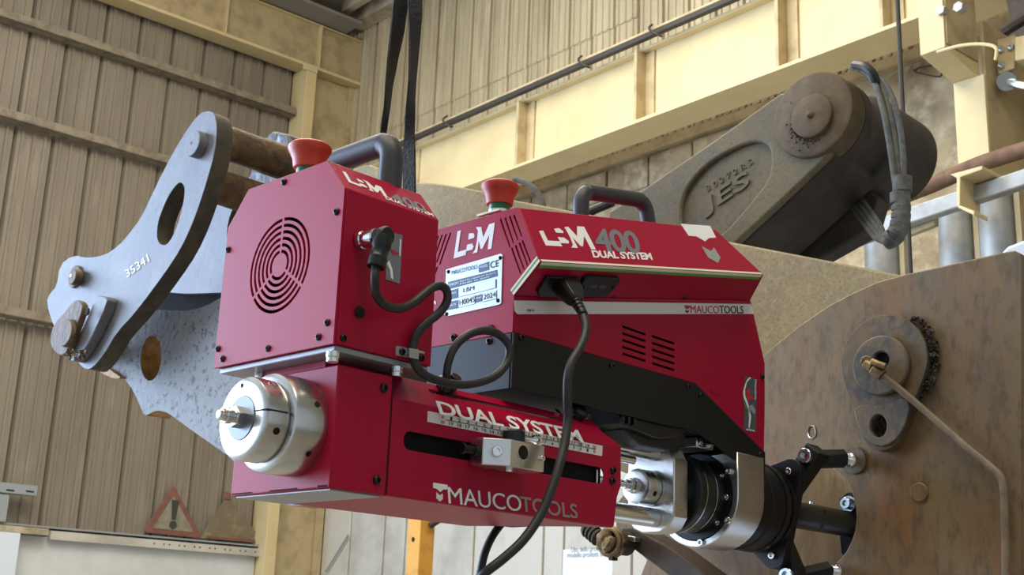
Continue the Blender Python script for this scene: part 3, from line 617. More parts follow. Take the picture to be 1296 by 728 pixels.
def hull(P_):
    P_ = sorted(set((round(a, 6), round(b, 6)) for a, b in P_)); H = []
    for sgn in (1, -1):
        h = []
        for p in (P_ if sgn > 0 else P_[::-1]):
            while len(h) >= 2 and (h[-1][0]-h[-2][0])*(p[1]-h[-2][1])-(h[-1][1]-h[-2][1])*(p[0]-h[-2][0]) <= 0: h.pop()
            h.append(p)
        H += h[:-1]
    return H
pts = hull(pts+ring(lc_.y, lc_.z, .029, 28))
lug = pu(smooth([(1081,518),(1092,512),(1112,514),(1130,508),(1144,502),(1153,511),(1148,535),(1138,555),(1121,566),(1105,564),(1092,551),(1084,533)]), UP-.018)
lp = thing('pin_retainer', (UP-.02, cc.y, cc.z-.1), 'greasy round pin cap with a lobed lug on the rusty ear plate', 'cap')
oh = [(p.y, p.z) for p in (at(1114.5+10.5*math.cos(t*math.pi/10), 540+14.5*math.sin(t*math.pi/10), 0, UP-.014) for t in range(20))]
part(lp, 'disc', GREASE, lambda b: b.prism(0, pts, UP-.016, UP-.0005, [oh]), .003)
part(lp, 'lug', GREASE, lambda b: b.prism(0, lug, UP-.020, UP-.0162, [oh]), .0015)
part(lp, 'lug_cavity', GREASEDK, lambda b: rubble(b, (1114.5, 541), UP-.004, 26, (8, 11), .005))['kind'] = 'stuff'
ci = at(1114, 462.5, 0, UP-.024); hi_ = at(1116, 456, 0, UP-.024)
part(lp, 'pin_face', GREASE, lambda b: b.prism(0, ring(ci.y, ci.z, .0405, 40), UP-.026, UP-.0165, [ring(hi_.y, hi_.z, .011, 18)]), .0025)
part(lp, 'pin_hole', DARK, lambda b: b.prism(0, ring(hi_.y, hi_.z, .0108, 18), UP-.0175, UP-.0168))
def crescent(b):
    for i in range(170):
        t = random.uniform(-1.25, .95); rr = .0625+random.uniform(-.001, .010)
        y = cc.y-rr*math.cos(t); z = cc.z+rr*math.sin(t)
        s = random.uniform(.0022, .0052); c = Vector((UP-random.uniform(.002, .011), y, z))
        vs = [c+Vector((random.uniform(-1, 1), random.uniform(-1, 1), random.uniform(-1, 1))).normalized()*s for _ in range(6)]
        b.add(vs, [(0, 1, 2), (0, 2, 3), (0, 3, 4), (0, 4, 1), (5, 2, 1), (5, 3, 2), (5, 4, 3), (5, 1, 4)])
part(lp, 'caked_grease', GREASEDK, crescent)['kind'] = 'stuff'
# grease pipe with fitting
gp = thing('grease_pipe', at(1270, 640, 0, UP-.01), 'thin brown grease pipe bent down across the rusty ear plate', 'pipe')
g = lambda x, y, d: at(x, y, 0, UP-d)
part(gp, 'pipe', PIPEM, lambda b: b.tube([g(1117,476,.036), g(1135,490,.028), g(1160,511,.016), g(1190,537,.012), g(1222,565,.012), g(1250,588,.012), g(1264,601,.012), g(1269,612,.012), g(1271,640,.012), g(1272,680,.012), g(1273,760,.012)], .0047, 10, 4))
part(gp, 'nut', BRASS, lambda b: (b.lathe(g(1105,466,.040), g(1118,476,.036)-g(1105,466,.040), [(0, .009), (.016, .009)], 6), b.lathe(g(1094,461,.042), g(1105,466,.040)-g(1094,461,.042), [(0, .007), (.012, .0075)], 10)), .001)
part(gp, 'elbow', BRASS, lambda b: (b.lathe(g(1097,458,.044), g(1097,458,.020)-g(1097,458,.044), [(0, .0085), (.022, .0085)], 8), b.tube([g(1103,457,.046), g(1112,461,.045), g(1121,464,.043)], .0045, 8, 3)), .001)
disc(ear, 'plug', RUSTY, (1162.5, 623), UP-.003, UP, .0125)
for px in ((1028, 547),):
    c_ = at(px[0], px[1], 0, UP); part(ear, 'weld_bead', STEEL, lambda b: b.tube([(UP-.001, c_.y+.006*math.cos(t)+.001*math.sin(3*t), c_.z+.009*math.sin(t)) for t in (0, 1, 2, 3, 4, 5.2)], .0009, 6, 3, closed=True))
disc(ear, 'weld_pad', GREASE, (1080, 583), UP-.004, UP, .019, .017)

# beige arm plate behind
UBG = 1.80
bg_px = [(440,216),(455,211),(467,208),(482,215),(500,230),(515,233),(530,231),(548,231.5),(572,235),(607,241),(654,254),(723,267),(830,288),(945,310),(1046,329.5),(1125,345),(1180,356),(1180,420),(1290,420),(1290,800),(900,800),(840,620),(700,560),(560,540),(440,400),(432,300)]
arm = thing('loader_arm', at(1030, 340, 0, UBG+.02), 'broad olive-beige loader arm plate behind the motor housing', 'arm')
part(arm, 'plate', BEIGE, lambda b: b.prism(0, pu(bg_px, UBG), UBG, UBG+.05, [ring(AXV, AXW, .045, 32)]), .004)
ear2 = tag(part(None, 'inner_ear', mat('bright_worn_steel', srgb(158, 134, 98), .42, .3, col2=srgb(120, 92, 58), scale=14, lo=.42, hi=.64, col3=srgb(190, 172, 140), scale3=16, lo3=.52, hi3=.66, stretch=(1, 1, .35), bump=.1, bscale=60), lambda b: b.prism(0, pu([(985,585),(1110,560),(1130,800),(960,800)], 1.72), 1.72, 1.75, [ring(AXV, AXW, .030, 32)]), .002), 'worn bright brown inner plate seen through the bored hole', 'plate')
# cast bell crank
UC = 2.10
ck = thing('bell_crank', at(930, 306, 0, UC+.1), 'grey-green cast steel bell crank with raised letters JES and round boss', 'lever')
bc = at(1031, 146.5, 0, UC)
def ck_px(): return [(806,244.6),(850,214),(900,180),(945,148),(987,118),(1020,110),(1060,150),(1050,195),(1029,215.8),(985,258),(933,306),(860,380),(760,330),(770,268)]
def rounded_arm(b):
    lo = pu(ck_px(), UC); b.prism(0, lo, UC, UC+.20)
pocket_px = smooth([(864,300),(861,268),(865,246),(876,228),(894,208),(920,192),(945,181),(962,179),(974,186),(976,205),(972,228),(950,255),(925,285),(905,302),(885,312)])
part(ck, 'arm_side', DKCAST, lambda b: b.prism(0, pu(ck_px(), UC), UC+.02, UC+.20), .006)
part(ck, 'arm_face', CRANKM, lambda b: b.prism(0, pu(ck_px(), UC), UC, UC+.0199, [pu(pocket_px, UC)]), .006, seg=3)
part(ck, 'pocket_floor', CRANKM, lambda b: b.prism(0, pu(pocket_px, UC+.008), UC+.012, UC+.0195))
def P(x, y): return at(x, y, 0, UC+.012)
text('JES', 'cast_letters', CRANKM, ck, P(893, 278), P(951, 240), P(889, 254), bold=.015, lift=.004, thick=.004)
text('3 0 2 7 2 R S', 'cast_number', CRANKM, ck, P(896, 243), P(953, 208), P(894, 236), lift=.0025, thick=.0025)
part(ck, 'boss', CRANKBOSS, lambda b: b.lathe((UC-.012, bc.y, bc.z), (1, 0, 0), [(0, .083), (.003, .088), (.010, .0905), (.05, .0905)], 56))
part(ck, 'boss_rim', DKCAST, lambda b: b.lathe((UC+.0385, bc.y, bc.z), (1, 0, 0), [(0, .0915), (.03, .0915), (.035, .082)], 56))
pc_ = at(1027.5, 147, 0, UC-.02)
a = part(ck, 'pin_cap', CRANKBOSS, lambda b: b.lathe((UC-.026, pc_.y, pc_.z), (1, 0, 0), [(0, .040), (.003, .0445), (.0135, .0445)], 48))
part(a, 'grease_nipple', RUSTDK, lambda b: b.lathe((UC-.036, pc_.y, pc_.z), (1, 0, 0), [(0, .003), (.003, .006), (.0098, .008)], 14))
def dirt_ring(b):
    for i in range(120):
        t = math.radians(random.gauss(-45, 36)); rr = .0445+abs(random.gauss(0, .010))
        y = pc_.y+rr*math.cos(t); z = pc_.z+rr*math.sin(t)
        c = Vector((UC-.012, y, z)); s = random.uniform(.0012, .0042)
        vs = [c+Vector((random.uniform(-1, 1), random.uniform(-1, 1), random.uniform(-1, 1))).normalized()*s for _ in range(6)]
        b.add(vs, [(0, 1, 2), (0, 2, 3), (0, 3, 4), (0, 4, 1), (5, 2, 1), (5, 3, 2), (5, 4, 3), (5, 1, 4)])
part(ck, 'caked_grease', CRANKBOSS, dirt_ring)['kind'] = 'stuff'
bb = ck
part(bb, 'rear_boss', DKCAST, lambda b: b.lathe((UC+.075, bc.y, bc.z), (1, 0, 0), [(0, .080), (.085, .082), (.09, .095), (.10, .100), (.25, .100), (.26, .092)], 56))
part(bb, 'rear_arm', DKCAST, lambda b: b.prism(0, pu([(900,380),(935,312),(985,262),(1030,228),(1090,225),(1112,250),(1100,292),(1065,312),(1040,326),(1000,352),(980,400)], UC+.21), UC+.21, UC+.26), .006)
c = at(850, 345, 0, UC)
part(ck, 'pivot_shaft', DKCAST, lambda b: b.cyl((1.8502, c.y, c.z), (UC-.0001, c.y, c.z), .045, n=28))
# hydraulic hoses
HU = UC-.01
def hp(x, y, du=0.0): return at(x, y, 0, HU+du)
hoses = [[(1078,85,.05),(1093,90,.02),(1106,104,0),(1118,140,-.02),(1127,190,-.02),(1133,232,-.02),(1140,260,-.02)],
         [(1080,84,.06),(1098,92,.03),(1114,106,.01),(1126,145,-.01),(1134,195,-.01),(1138,235,-.01),(1141,262,-.02)],
         [(1083,83,.07),(1104,94,.05),(1124,112,.03),(1137,150,.02),(1143,195,.01),(1143,240,0),(1142,262,-.01)],
         [(1082,86,.07),(1108,100,.05),(1119,124,.03),(1130,160,.03),(1136,200,.02),(1137,236,.02),(1139,262,.0)]]
nm = ['leftmost of the four grey hoses running over the crank boss', 'second grey hose from the left over the crank boss', 'rightmost of the four grey hoses running over the crank boss', 'thin grey hose tucked behind the others over the crank boss']
ends = [(1098,288),(1104,281),(1110,276),(1094,296)]
for i, h in enumerate(hoses):
    e = ends[i]
    pth = [hp(*q) for q in h] + [hp(1140,285,-.014), hp(1134,299,-.012), hp(1122,306,.0), hp(1109+i*2.2,301-i*4.5,.05), hp(1098+i*3,289-i*5,.11), hp(1078+i*3,262-i*5,.24)]
    tag(part(None, 'hydraulic_hose', HOSE, lambda b: b.tube(pth, .0058 if i < 3 else .0046, 10, 5)), nm[i], 'hose', 'hydraulic hoses over the boss')
sl = thing('hose_sleeve', hp(1141, 290, -.02), 'wrapped grey protective sleeve binding the four hydraulic hoses', 'sleeve')
SP_ = [hp(1141,240,-.014), hp(1141,262,-.014), hp(1140,282,-.014), hp(1134,299,-.012), hp(1122,308,-.008)]
part(sl, 'wrap', HOSE, lambda b: b.tube(SP_, [.0155, .016, .0165, .016, .0135], 16, 6))
for k in range(6):
    p0 = SP_[min(3, k*4//6)]; 
for a_, z_ in (((1142,224),(1142,243)), ((1138.5,244),(1139,258)), ((1140.5,260),(1140.5,267)), ((1140.5,270),(1140,277)), ((1139.5,280),(1138,287)), ((1137,290),(1134,296)), ((1131,299.5),(1126,303.5))):
    part(sl, 'band', HOSE, lambda b: b.cyl(hp(a_[0], a_[1], -.014), hp(z_[0], z_[1], -.013), .0178, n=18), .001)
part(sl, 'strap', RUBBER, lambda b: b.tube([hp(1082,82,.02), hp(1094,84,-.01), hp(1104,92,-.012), hp(1109,104,.0)], .009, 8, 4))
# small hose arc in the gap behind the second stop button
tag(part(None, 'hydraulic_hose', HOSE, lambda b: b.tube([at(x, y, 0, 1.857) for x, y in ((645,246),(651,229),(662,230),(674,237),(682,247),(688,262),(692,290))], .0065, 10, 5)), 'grey hose arching up behind the right stop button', 'hose', 'hydraulic hoses over the boss')
tag(part(None, 'hydraulic_hose', RUBBER, lambda b: b.tube([at(x, y, 0, 1.860) for x, y in ((742,272),(752,266),(766,260),(775,256))], .009, 10, 5)), 'short black hose seen through the right carrying handle', 'hose', 'hydraulic hoses over the boss')
# bent bar and coupling under the machine
sb = thing('steel_strap', at(850, 710, 0, 1.5), 'dark brown steel bar running down behind the red feed unit', 'bar')
part(sb, 'bar', BROWNST, lambda b: b.prism(0, pu([(787,668),(800,668),(815,676),(845,692),(905,736),(940,764),(925,780),(880,752),(860,738),(808,700),(787,684)], 1.44), 1.44, 1.50), .002)
part(sb, 'clip', ALU, lambda b: b.prism(0, pu([(796,678),(806,680),(806,686),(796,685)], 1.43), 1.425, 1.439), .001)
hcp = thing('hose_coupling', at(765, 690, 0, 1.42), 'round hose coupling stuffed with dirty cloth below the red feed unit', 'coupling')
hk = at(771, 686, 0, 1.40)
part(hcp, 'ring', BRASS, lambda b: (b.tube([hk+Vector((-.004*math.cos(t), .0165*math.cos(t)*.9, .0175*math.sin(t))) for t in [i*math.pi/6 for i in range(12)]], .0038, 10, 3, closed=True), b.tube([hk+Vector((.008-.004*math.cos(t), .0172*math.cos(t)*.9, .018*math.sin(t))) for t in [i*math.pi/6 for i in range(12)]], .0046, 10, 3, closed=True)))
part(hcp, 'body', BROWNST, lambda b: b.cyl(hk+Vector((.006, 0, 0)), hk+Vector((.04, 0, 0)), .0165, n=24), .001)
def crumple(b):
    me = bmesh.new(); bmesh.ops.create_icosphere(me, subdivisions=3, radius=.0140)
    rnd = random.Random(3)
    vs = [Vector((v.co.x*.75, v.co.y, v.co.z))*(1+.22*math.sin(v.co.y*420+v.co.z*300)+.1*rnd.uniform(-1, 1))+Vector((1.396, hk.y+.004, hk.z+.001)) for v in me.verts]
    b.add(vs, [[v.index for v in f.verts] for f in me.faces]); me.free()
part(hcp, 'cloth_plug', ROPE, crumple)
part(hcp, 'ribbed_hose', DKCAST, lambda b: [b.cyl(at(742+i*2.0, 668+i*1.7, 0, 1.41), at(743.4+i*2.0, 669+i*1.7, 0, 1.41), .0125 if i % 2 else .0105, n=14) for i in range(8)])
part(hcp, 'lug', BROWNST, lambda b: (b.box(1.402, 1.414, hk.y-.005, hk.y+.003, hk.z-.025, hk.z-.016), b.box(1.402, 1.414, hk.y-.024, hk.y-.016, hk.z-.008, hk.z-.001)), .001)
# white machine hood behind the ear plate
tag(part(None, 'machine_hood', WHITEC, lambda b: b.prism(0, [(p.y, p.z) for p in (at(x, y, 0, 1.9) for x, y in ((1262,330),(1266,320),(1275,311),(1296,303),(1340,296),(1420,288),(1440,296)))]+[(at(1440,296,0,1.9).y, 0.001), (at(1262,330,0,1.9).y, 0.001)], 1.9, 2.5), .006), 'white rounded machine hood showing behind the ear plate corner', 'hood')
# ================================================================== LINE BORING MACHINE
U1, UB1 = .6617, .7765
V1 = .860
mc = thing('line_boring_machine', (.86, .94, 1.622), 'red portable boring machine with two housings, lettering and silver chuck', 'machine')
# ---- drive housing (left box)
oct_ = [(V1, 1.744), (V1, 1.886), (.888, 1.9183), (1.0117, 1.9183), (1.041, 1.8846), (1.041, 1.744)]
def shell(b):
    n = len(oct_); t = .0018
    cy = sum(p[0] for p in oct_)/n; cz = sum(p[1] for p in oct_)/n
    inn = [(cy+(p[0]-cy)*.975, cz+(p[1]-cz)*.975) for p in oct_]
    b.prism(0, oct_, U1+.0026, UB1, [inn]); b.prism(0, inn, UB1-.004, UB1-.002)
dh = part(mc, 'drive_housing', RED, shell, .0012)
fc = at(353.5, 335.5, 0, U1)
def arc_slot(cy, cz, r0, r1, a0, a1):
    n = max(6, int((a1-a0)/.13))
    # positive angle counted in the (v, w) plane
    o = [(cy+r1*math.cos(a0+(a1-a0)*i/n), cz+r1*math.sin(a0+(a1-a0)*i/n)) for i in range(n+1)]
    return o+[(cy+r0*math.cos(a1-(a1-a0)*i/n), cz+r0*math.sin(a1-(a1-a0)*i/n)) for i in range(n+1)]
slots = []
for k in range(6):
    r0 = .0115+k*.00625; r1 = r0+.0031
    for sp0 in (90, 215, 325):
        nxt = {90: 215, 215: 325, 325: 450}[sp0]; g_ = .0016/r1
        slots.append(arc_slot(fc.y, fc.z, r0, r1, math.radians(sp0)+g_, math.radians(nxt)-g_))
fp = part(dh, 'front_panel', RED, lambda b: b.prism(0, [(V1-.0006, 1.7435)]+oct_[1:5]+[(1.0416, 1.7435)], U1, U1+.0024, slots), .0004, seg=1)
for x, y in ((359.7,230.5),(426.2,268.3),(289.2,316.3),(276.3,441.7),(282.3,454.3),(339.6,441.2),(403.4,426.8),(414.5,408.5)):
    screw(BUTTON, dh, at(x, y, 0, U1), UN, 1.05)
def fan(b):
    b.cyl((U1+.010, fc.y, fc.z), (U1+.022, fc.y, fc.z), .014, n=24)
    for i in range(7):
        t = i*2*math.pi/7; d = Vector((0, math.cos(t), math.sin(t))); e = Vector((0, -math.sin(t), math.cos(t)))
        p0 = Vector((U1+.010, fc.y, fc.z)); vs = [p0+d*.013+e*-.004, p0+d*.045+e*-.012, p0+d*.045+e*.012+Vector((.012, 0, 0)), p0+d*.013+e*.006+Vector((.012, 0, 0))]
        b.add(vs+[v+Vector((.0012, 0, 0)) for v in vs], [(0, 1, 2, 3), (7, 6, 5, 4), (0, 4, 5, 1), (1, 5, 6, 2), (2, 6, 7, 3), (3, 7, 4, 0)])
part(dh, 'fan', BLACKP, fan)
part(dh, 'fan_backing', DARK, lambda b: b.box(U1+.03, U1+.032, fc.y-.06, fc.y+.06, fc.z-.06, fc.z+.06))
part(dh, 'bottom_plate', GREYMET, lambda b: b.box(U1+.005, UB1-.002, V1+.003, 1.038, 1.7385, 1.7437), .001)
def vs_(x, y): return at(x, y, 1, V1)
for x, y in ((434.3,427.6),(533.2,452.8)): screw(BUTTON, dh, vs_(x, y), VN, 1.1)
part(dh, 'cable_gland_hole', DARK, lambda b: b.lathe(vs_(454.6, 395.4)+VN*-.001, VN, [(0, .0052), (.0022, .0056), (.0026, .0048)], 20))
part(dh, 'edge_trim', RED, lambda b: b.box(U1+.0028, U1+.0052, V1-.0011, V1-.0001, 1.7445, 1.886), .0004)
# chamfer lettering
CH0 = Vector((U1, V1, 1.886)); chd = Vector((0, .888-V1, 1.9183-1.886)).normalized(); CHN = Vector((0, -chd.z, chd.y))
def cp(x, y): return atp(x, y, CH0, CHN)
lbm(dh, 'logo_letters', cp(441.5, 231), cp(490, 249.5), cp(433, 217), CHN)
text('400', 'model_number', GREYP, dh, cp(498, 255), cp(541.5, 271), cp(491, 242.5), bold=.02)
text('DUAL SYSTEM', 'model_name', WHITE, dh, cp(488.5, 252.5), cp(549, 275), cp(486.5, 248.2), bold=.02)
# decal on the side
def sp4(pts): return [vs_(x, y) for x, y in pts]
decal([sp4([(491,294),(509,297.5),(505.5,359.5),(487.5,353.5)])], 'badge', GREYP, dh, VN, .0006)
decal([sp4([(492,330),(496,342),(497,354),(494,352),(493,342),(489,334)])], 'badge_swoosh', WHITE, dh, VN, .0010)
decal([sp4([(494,316),(500,318),(505,322),(500,323),(495,321)])], 'badge_emblem', REDP, dh, VN, .0010)
decal([sp4([(505.5,303),(507,303.3),(506,324),(504.5,323.6)])], 'badge_text', WHITE, dh, VN, .0010)
# connector
def vd(x, y, d): return at(x, y, 1, V1-d)
cn = part(mc, 'connector', BLACKP, lambda b: (b.lathe(vd(486, 299, .028), VN, [(-.012, .0082), (.004, .0085), (.006, .0072)], 24), b.lathe(vd(485, 300, .028), vd(475, 340, .028)-vd(485, 300, .028), [(0, .0085), (.010, .009), (.012, .0078), (.02, .0078), (.021, .0085), (.030, .008)], 24)), .0005)
part(cn, 'socket', CHROME, lambda b: b.lathe(vs_(456, 305)+VN*.0005, vd(486, 299, .028)-vs_(456, 305), [(0, .0085), (.004, .0085), (.005, .0075), (.010, .0075), (.0105, .0085), (.018, .0085), (.019, .007), (.026, .007)], 24))
# handle
HU_, HW = .746, 1.918
def tubep(name, m, pts, r, parent=mc, n=16, sub=8): return part(parent, name, m, lambda b: b.tube(pts, r, n, sub))
def rounded(pts, r=.018, k=4):
    out = [Vector(pts[0])]
    for i in range(1, len(pts)-1):
        p, a, z = Vector(pts[i]), Vector(pts[i-1]), Vector(pts[i+1]); d1 = (a-p).normalized(); d2 = (z-p).normalized()
        for j in range(k+1):
            t = j/k; out.append(p+d1*r*(1-t)**2+d2*r*t**2)
    return out+[Vector(pts[-1])]
h1 = tubep('handle', HANDLE, rounded([(.744, .897, 1.9165), (.744, .897, 1.966), (.744, 1.003, 1.966), (.744, 1.003, 1.9165)], .02), .0115, sub=3)
# stop buttons
def stop(px, u, w, nrm=Vector((0, 0, 1)), s=1.0, v=None):
    o = Vector((u, v, w))
    b_ = part(mc, 'stop_button', ESTOP, lambda b: b.lathe(o+nrm*.013*s, nrm, [(0, .0143*s), (.003*s, .0150*s), (.009*s, .0160*s), (.015*s, .0188*s), (.0195*s, .0211*s), (.0225*s, .0208*s), (.0242*s, .0188*s)], 40), .0004)
    part(b_, 'collar', GREEN, lambda b: b.cyl(o+nrm*.006*s, o+nrm*.0135*s, .0115*s))
    part(b_, 'base_ring', CHROME, lambda b: b.cyl(o, o+nrm*.0062*s, .0118*s))
    part(b_, 'plate', CREAMP, lambda b: b.box(o.x-.017*s, o.x+.017*s, o.y-.017*s, o.y+.017*s, o.z-.001, o.z+.0015), .0004)
e1 = at(388, 214, 0, U1+.022); stop(None, U1+.024, 1.9190, v=e1.y)
# ---- feed body
UB0, UB2 = .676, 1.062
V2, V2L = .868, 1.014
WB0, WB1 = 1.6222, 1.729
fb = part(mc, 'feed_body', RED, lambda b: b.box(UB0, .7385, V2, V2L, WB0, WB1), .0012)
CV0 = .7405
wbend = 1.7095                                       # the cover folds back above the ruler
cov_px = [(786,566),(786,615),(781,630),(777,667)]
cright = pv(cov_px, V2)
def rrect(u0, u1, w0, w1, r, n=6):
    c = []
    for (cx, cy, a) in ((u1-r, w1-r, 0), (u0+r, w1-r, 90), (u0+r, w0+r, 180), (u1-r, w0+r, 270)):
        c += [(cx+r*math.cos(math.radians(a+90*i/n)), cy+r*math.sin(math.radians(a+90*i/n))) for i in range(n+1)]
    return c
cov_loop = [(CV0, WB0), (CV0, wbend)] + [(cright[0][0], wbend)] + cright
slotA = rrect(.7559, 1.0372, 1.6655, 1.6825, .0083)
cover = part(mc, 'feed_cover', RED, lambda b: b.prism(1, cov_loop, V2, V2+.002, [slotA]), .0006)
TOPV, TOPW = .896, 1.7375                             # fold line of the upper chamfer
cd_ = Vector((0, TOPV-V2, TOPW-wbend)); cl_ = cd_.length; cd_.normalize(); CN2 = Vector((0, -cd_.z, cd_.y))
cfr = lambda t, c: Vector((c[0], V2, wbend))+cd_*c[1]-CN2*t
slotB = rrect(.80, 1.008, .0235, .0295, .0029)
part(cover, 'chamfer_sheet', RED, lambda b: b.prism(0, [(CV0, 0), (1.0643, 0), (1.050, cl_*.55), (1.050, cl_), (CV0, cl_)], 0, .002, [slotB], frame=cfr), .0005)
part(cover, 'top_sheet', RED, lambda b: b.box(CV0, 1.050, TOPV, V2L-.02, TOPW-.002, TOPW), .0005)
part(cover, 'bottom_sheet', RED, lambda b: b.prism(2, [(CV0, V2+.0022), (1.0544, V2+.0022), (1.03, .90), (.98, V2L), (CV0, V2L)], WB0, WB0+.002), .0005)
part(cover, 'rear_sheet', RED, lambda b: b.box(CV0, .98, V2L-.002, V2L, WB0+.002, TOPW-.012), .0005)
part(cover, 'slide_core', DARK, lambda b: b.box(CV0+.002, 1.045, V2+.012, V2L-.006, WB0+.004, WB0+.08), 0)
part(cover, 'slot_end', STEEL, lambda b: b.cyl((1.0345, V2+.008, 1.667), (1.0345, V2+.008, 1.681), .0016, n=12))
part(fb, 'front_lip', GREYMET, lambda b: b.box(UB0+.004, .736, V2+.004, V2L-.004, WB0-.0016, WB0-.0001), .0003)
part(fb, 'panel_gap', DARK, lambda b: (b.box(UB0-.0003, UB0-.0001, V2+.045, V2+.085, WB0+.0010, WB0+.0022), b.box(UB0-.0003, UB0-.0001, V2+.112, V2+.144, WB0+.0010, WB0+.0022), b.box(UB0-.0003, UB0-.0001, V2+.003, V2+.016, WB0+.0012, WB0+.0026)))
part(fb, 'panel_joint', DARK, lambda b: b.box(.7387, .7403, V2+.001, V2L-.001, WB0+.002, WB1-.004))
def fs_(x, y): return at(x, y, 1, V2)
for x, y in ((485.5,491.5),(476.5,608)): screw(BUTTON, fb, fs_(x, y), VN, 1.35)
for x, y in ((775.5,595.5),(774.5,609)): screw(BUTTON, cover, fs_(x, y), VN, 1.35)
# spacer feet between housing and body
for (x, y) in ((423, 452), (501.5, 471)):
    c = at(x, y, 2, 1.7335)
    part(mc, 'spacer_foot', CHROME, lambda b: b.lathe((c.x, max(c.y, V1+.007), WB1), (0, 0, 1), [(0, .0056), (.004, .0056), (.0045, .0062), (.0094, .0062)], 16), .0003)
part(mc, 'spacer_foot', CHROME, lambda b: b.cyl((U1+.026, 1.0, WB1), (U1+.026, 1.0, 1.7384), .006))
part(mc, 'saddle', RED, lambda b: b.box(UB0+.01, .79, .90, 1.00, WB1+.0002, 1.7383))
# lettering on the cover
text('MAUCO', 'maker_name', WHITE, cover, fs_(567.5,637.5), fs_(660,648), fs_(566,616), bold=.0, spacing=.98)
text('TOOLS', 'maker_name', mat('faded_print', (.28, .22, .21, 1), .5), cover, fs_(659,647.5), fs_(731,657), fs_(657.5,628), bold=.012)
decal([[fs_(548,611),fs_(566,614),fs_(565.5,620),fs_(561,619.5),fs_(557,623),fs_(552,618.5),fs_(548,618)]], 'emblem_arrow', WHITE, cover, VN)
decal([[fs_(552,623),fs_(556,627),fs_(560,625),fs_(560,632),fs_(556.5,635),fs_(552,631)]], 'emblem_chevron', STRIPW, cover, VN)
rul = decal([[fs_(541,520.3),fs_(762.3,564.5),fs_(761.5,577.5),fs_(540.5,534)]], 'ruler_strip', STRIPW, cover, VN)
RA, RBt = fs_(541,520.3), fs_(540.5,534); RZ = fs_(762.3,564.5)
rX = RZ-RA; rY = RBt-RA
part(rul, 'scale_line', INK, lambda b: b.prism(0, [(.09, .47), (.955, .47), (.955, .53), (.09, .53)], .0007, .0009, frame=lambda t, c: RA+rX*c[0]+rY*c[1]+VN*t))
for k in range(21):
    f = .075+k*.0435
    for s_, yb, yt in ((str(k), .44, .14), (str(20-k), .92, .62)):
        wdt = .011*len(s_)
        q = RA+rX*(f-wdt/2)+rY*yb; text(s_, 'scale_number', INK if 0 < k < 20 else REDP, rul, q, q+rX*wdt, q+rY*(yt-yb), lift=.0009, thick=.0003)
def chp(x, y): return atp(x, y, Vector((CV0, V2, wbend)), CN2)
text('DUAL SYSTEM', 'model_name', WHITE, cover, chp(557,525), chp(739,561), chp(551,507.5), bold=.02, spacing=.97)
# slider with clamp
VS = .834
sdr = part(mc, 'slide_block', ALU, lambda b: b.prism(2, [(.8965, VS), (.8595, VS), (.838, .8495), (.838, V2-.001), (.9065, V2-.001), (.9065, VS)], 1.6605, 1.686), .0008)
fdn = Vector((-(.8495-VS), -(.8595-.838), 0)).normalized()
fm = Vector((.849, .842, 1.6735))
screw(SOCKET, sdr, fm, fdn, 1.25, 'clamp_screw')
c = at(661.5, 573, 1, VS); part(sdr, 'cross_bore', DARK, lambda b: b.lathe((c.x, VS+.0005, c.z), VN, [(0, .0068), (.0008, .0068)], 24))
part(sdr, 'bore_ring', CHROME, lambda b: b.lathe((c.x, VS-.0002, c.z), VN, [(0, .0068), (.0006, .0068), (.0006, .0075), (0, .0075)], 24))
screw(SOCKET, sdr, at(685, 580.5, 1, VS), VN, .7, 'clamp_screw')
part(sdr, 'stop_pin', BOLT, lambda b: b.lathe((.8375, .856, 1.6735), (-1, 0, 0), [(0, .0055), (.006, .0055), (.0065, .004), (.018, .004), (.0185, .0055), (.022, .0055)], 14))
kn = part(sdr, 'clamp_knob', BLACKP, lambda b: b.lathe((.877, .848, 1.6862), (0, 0, 1), [(0, .011), (.010, .011), (.012, .0095)], 24), .0004)
part(kn, 'lever', CHROME, lambda b: b.lathe((.885, .846, 1.6915), (1, -.05, .0), [(0, .0028), (.014, .0030), (.017, .0052), (.022, .0058), (.027, .004)], 16))
part(sdr, 'set_screw', CHROME, lambda b: b.cyl((.872, .848, 1.6575), (.872, .848, 1.6606), .004, n=10))
# little clamps in the upper slot
for x, y, nm_ in ((562, 492, 'cable_clip'), (728, 526, 'cable_clip')):
    c = chp(x, y)
    cb_ = part(mc, nm_, BLACKP, lambda b: (b.lathe(c, CN2, [(-.001, .010), (.008, .011), (.012, .008)], 14), b.lathe(c+Vector((.008, 0, .004)), CN2, [(0, .006), (.012, .006)], 10), b.lathe(c+Vector((-.006, 0, -.007)), CN2, [(0, .005), (.011, .005)], 10)), .0006)
c = chp(704, 523); part(cover, 'slot_screw', CHROME, lambda b: b.lathe(c, CN2, [(-.001, .004), (.003, .004), (.0035, .002)], 12))
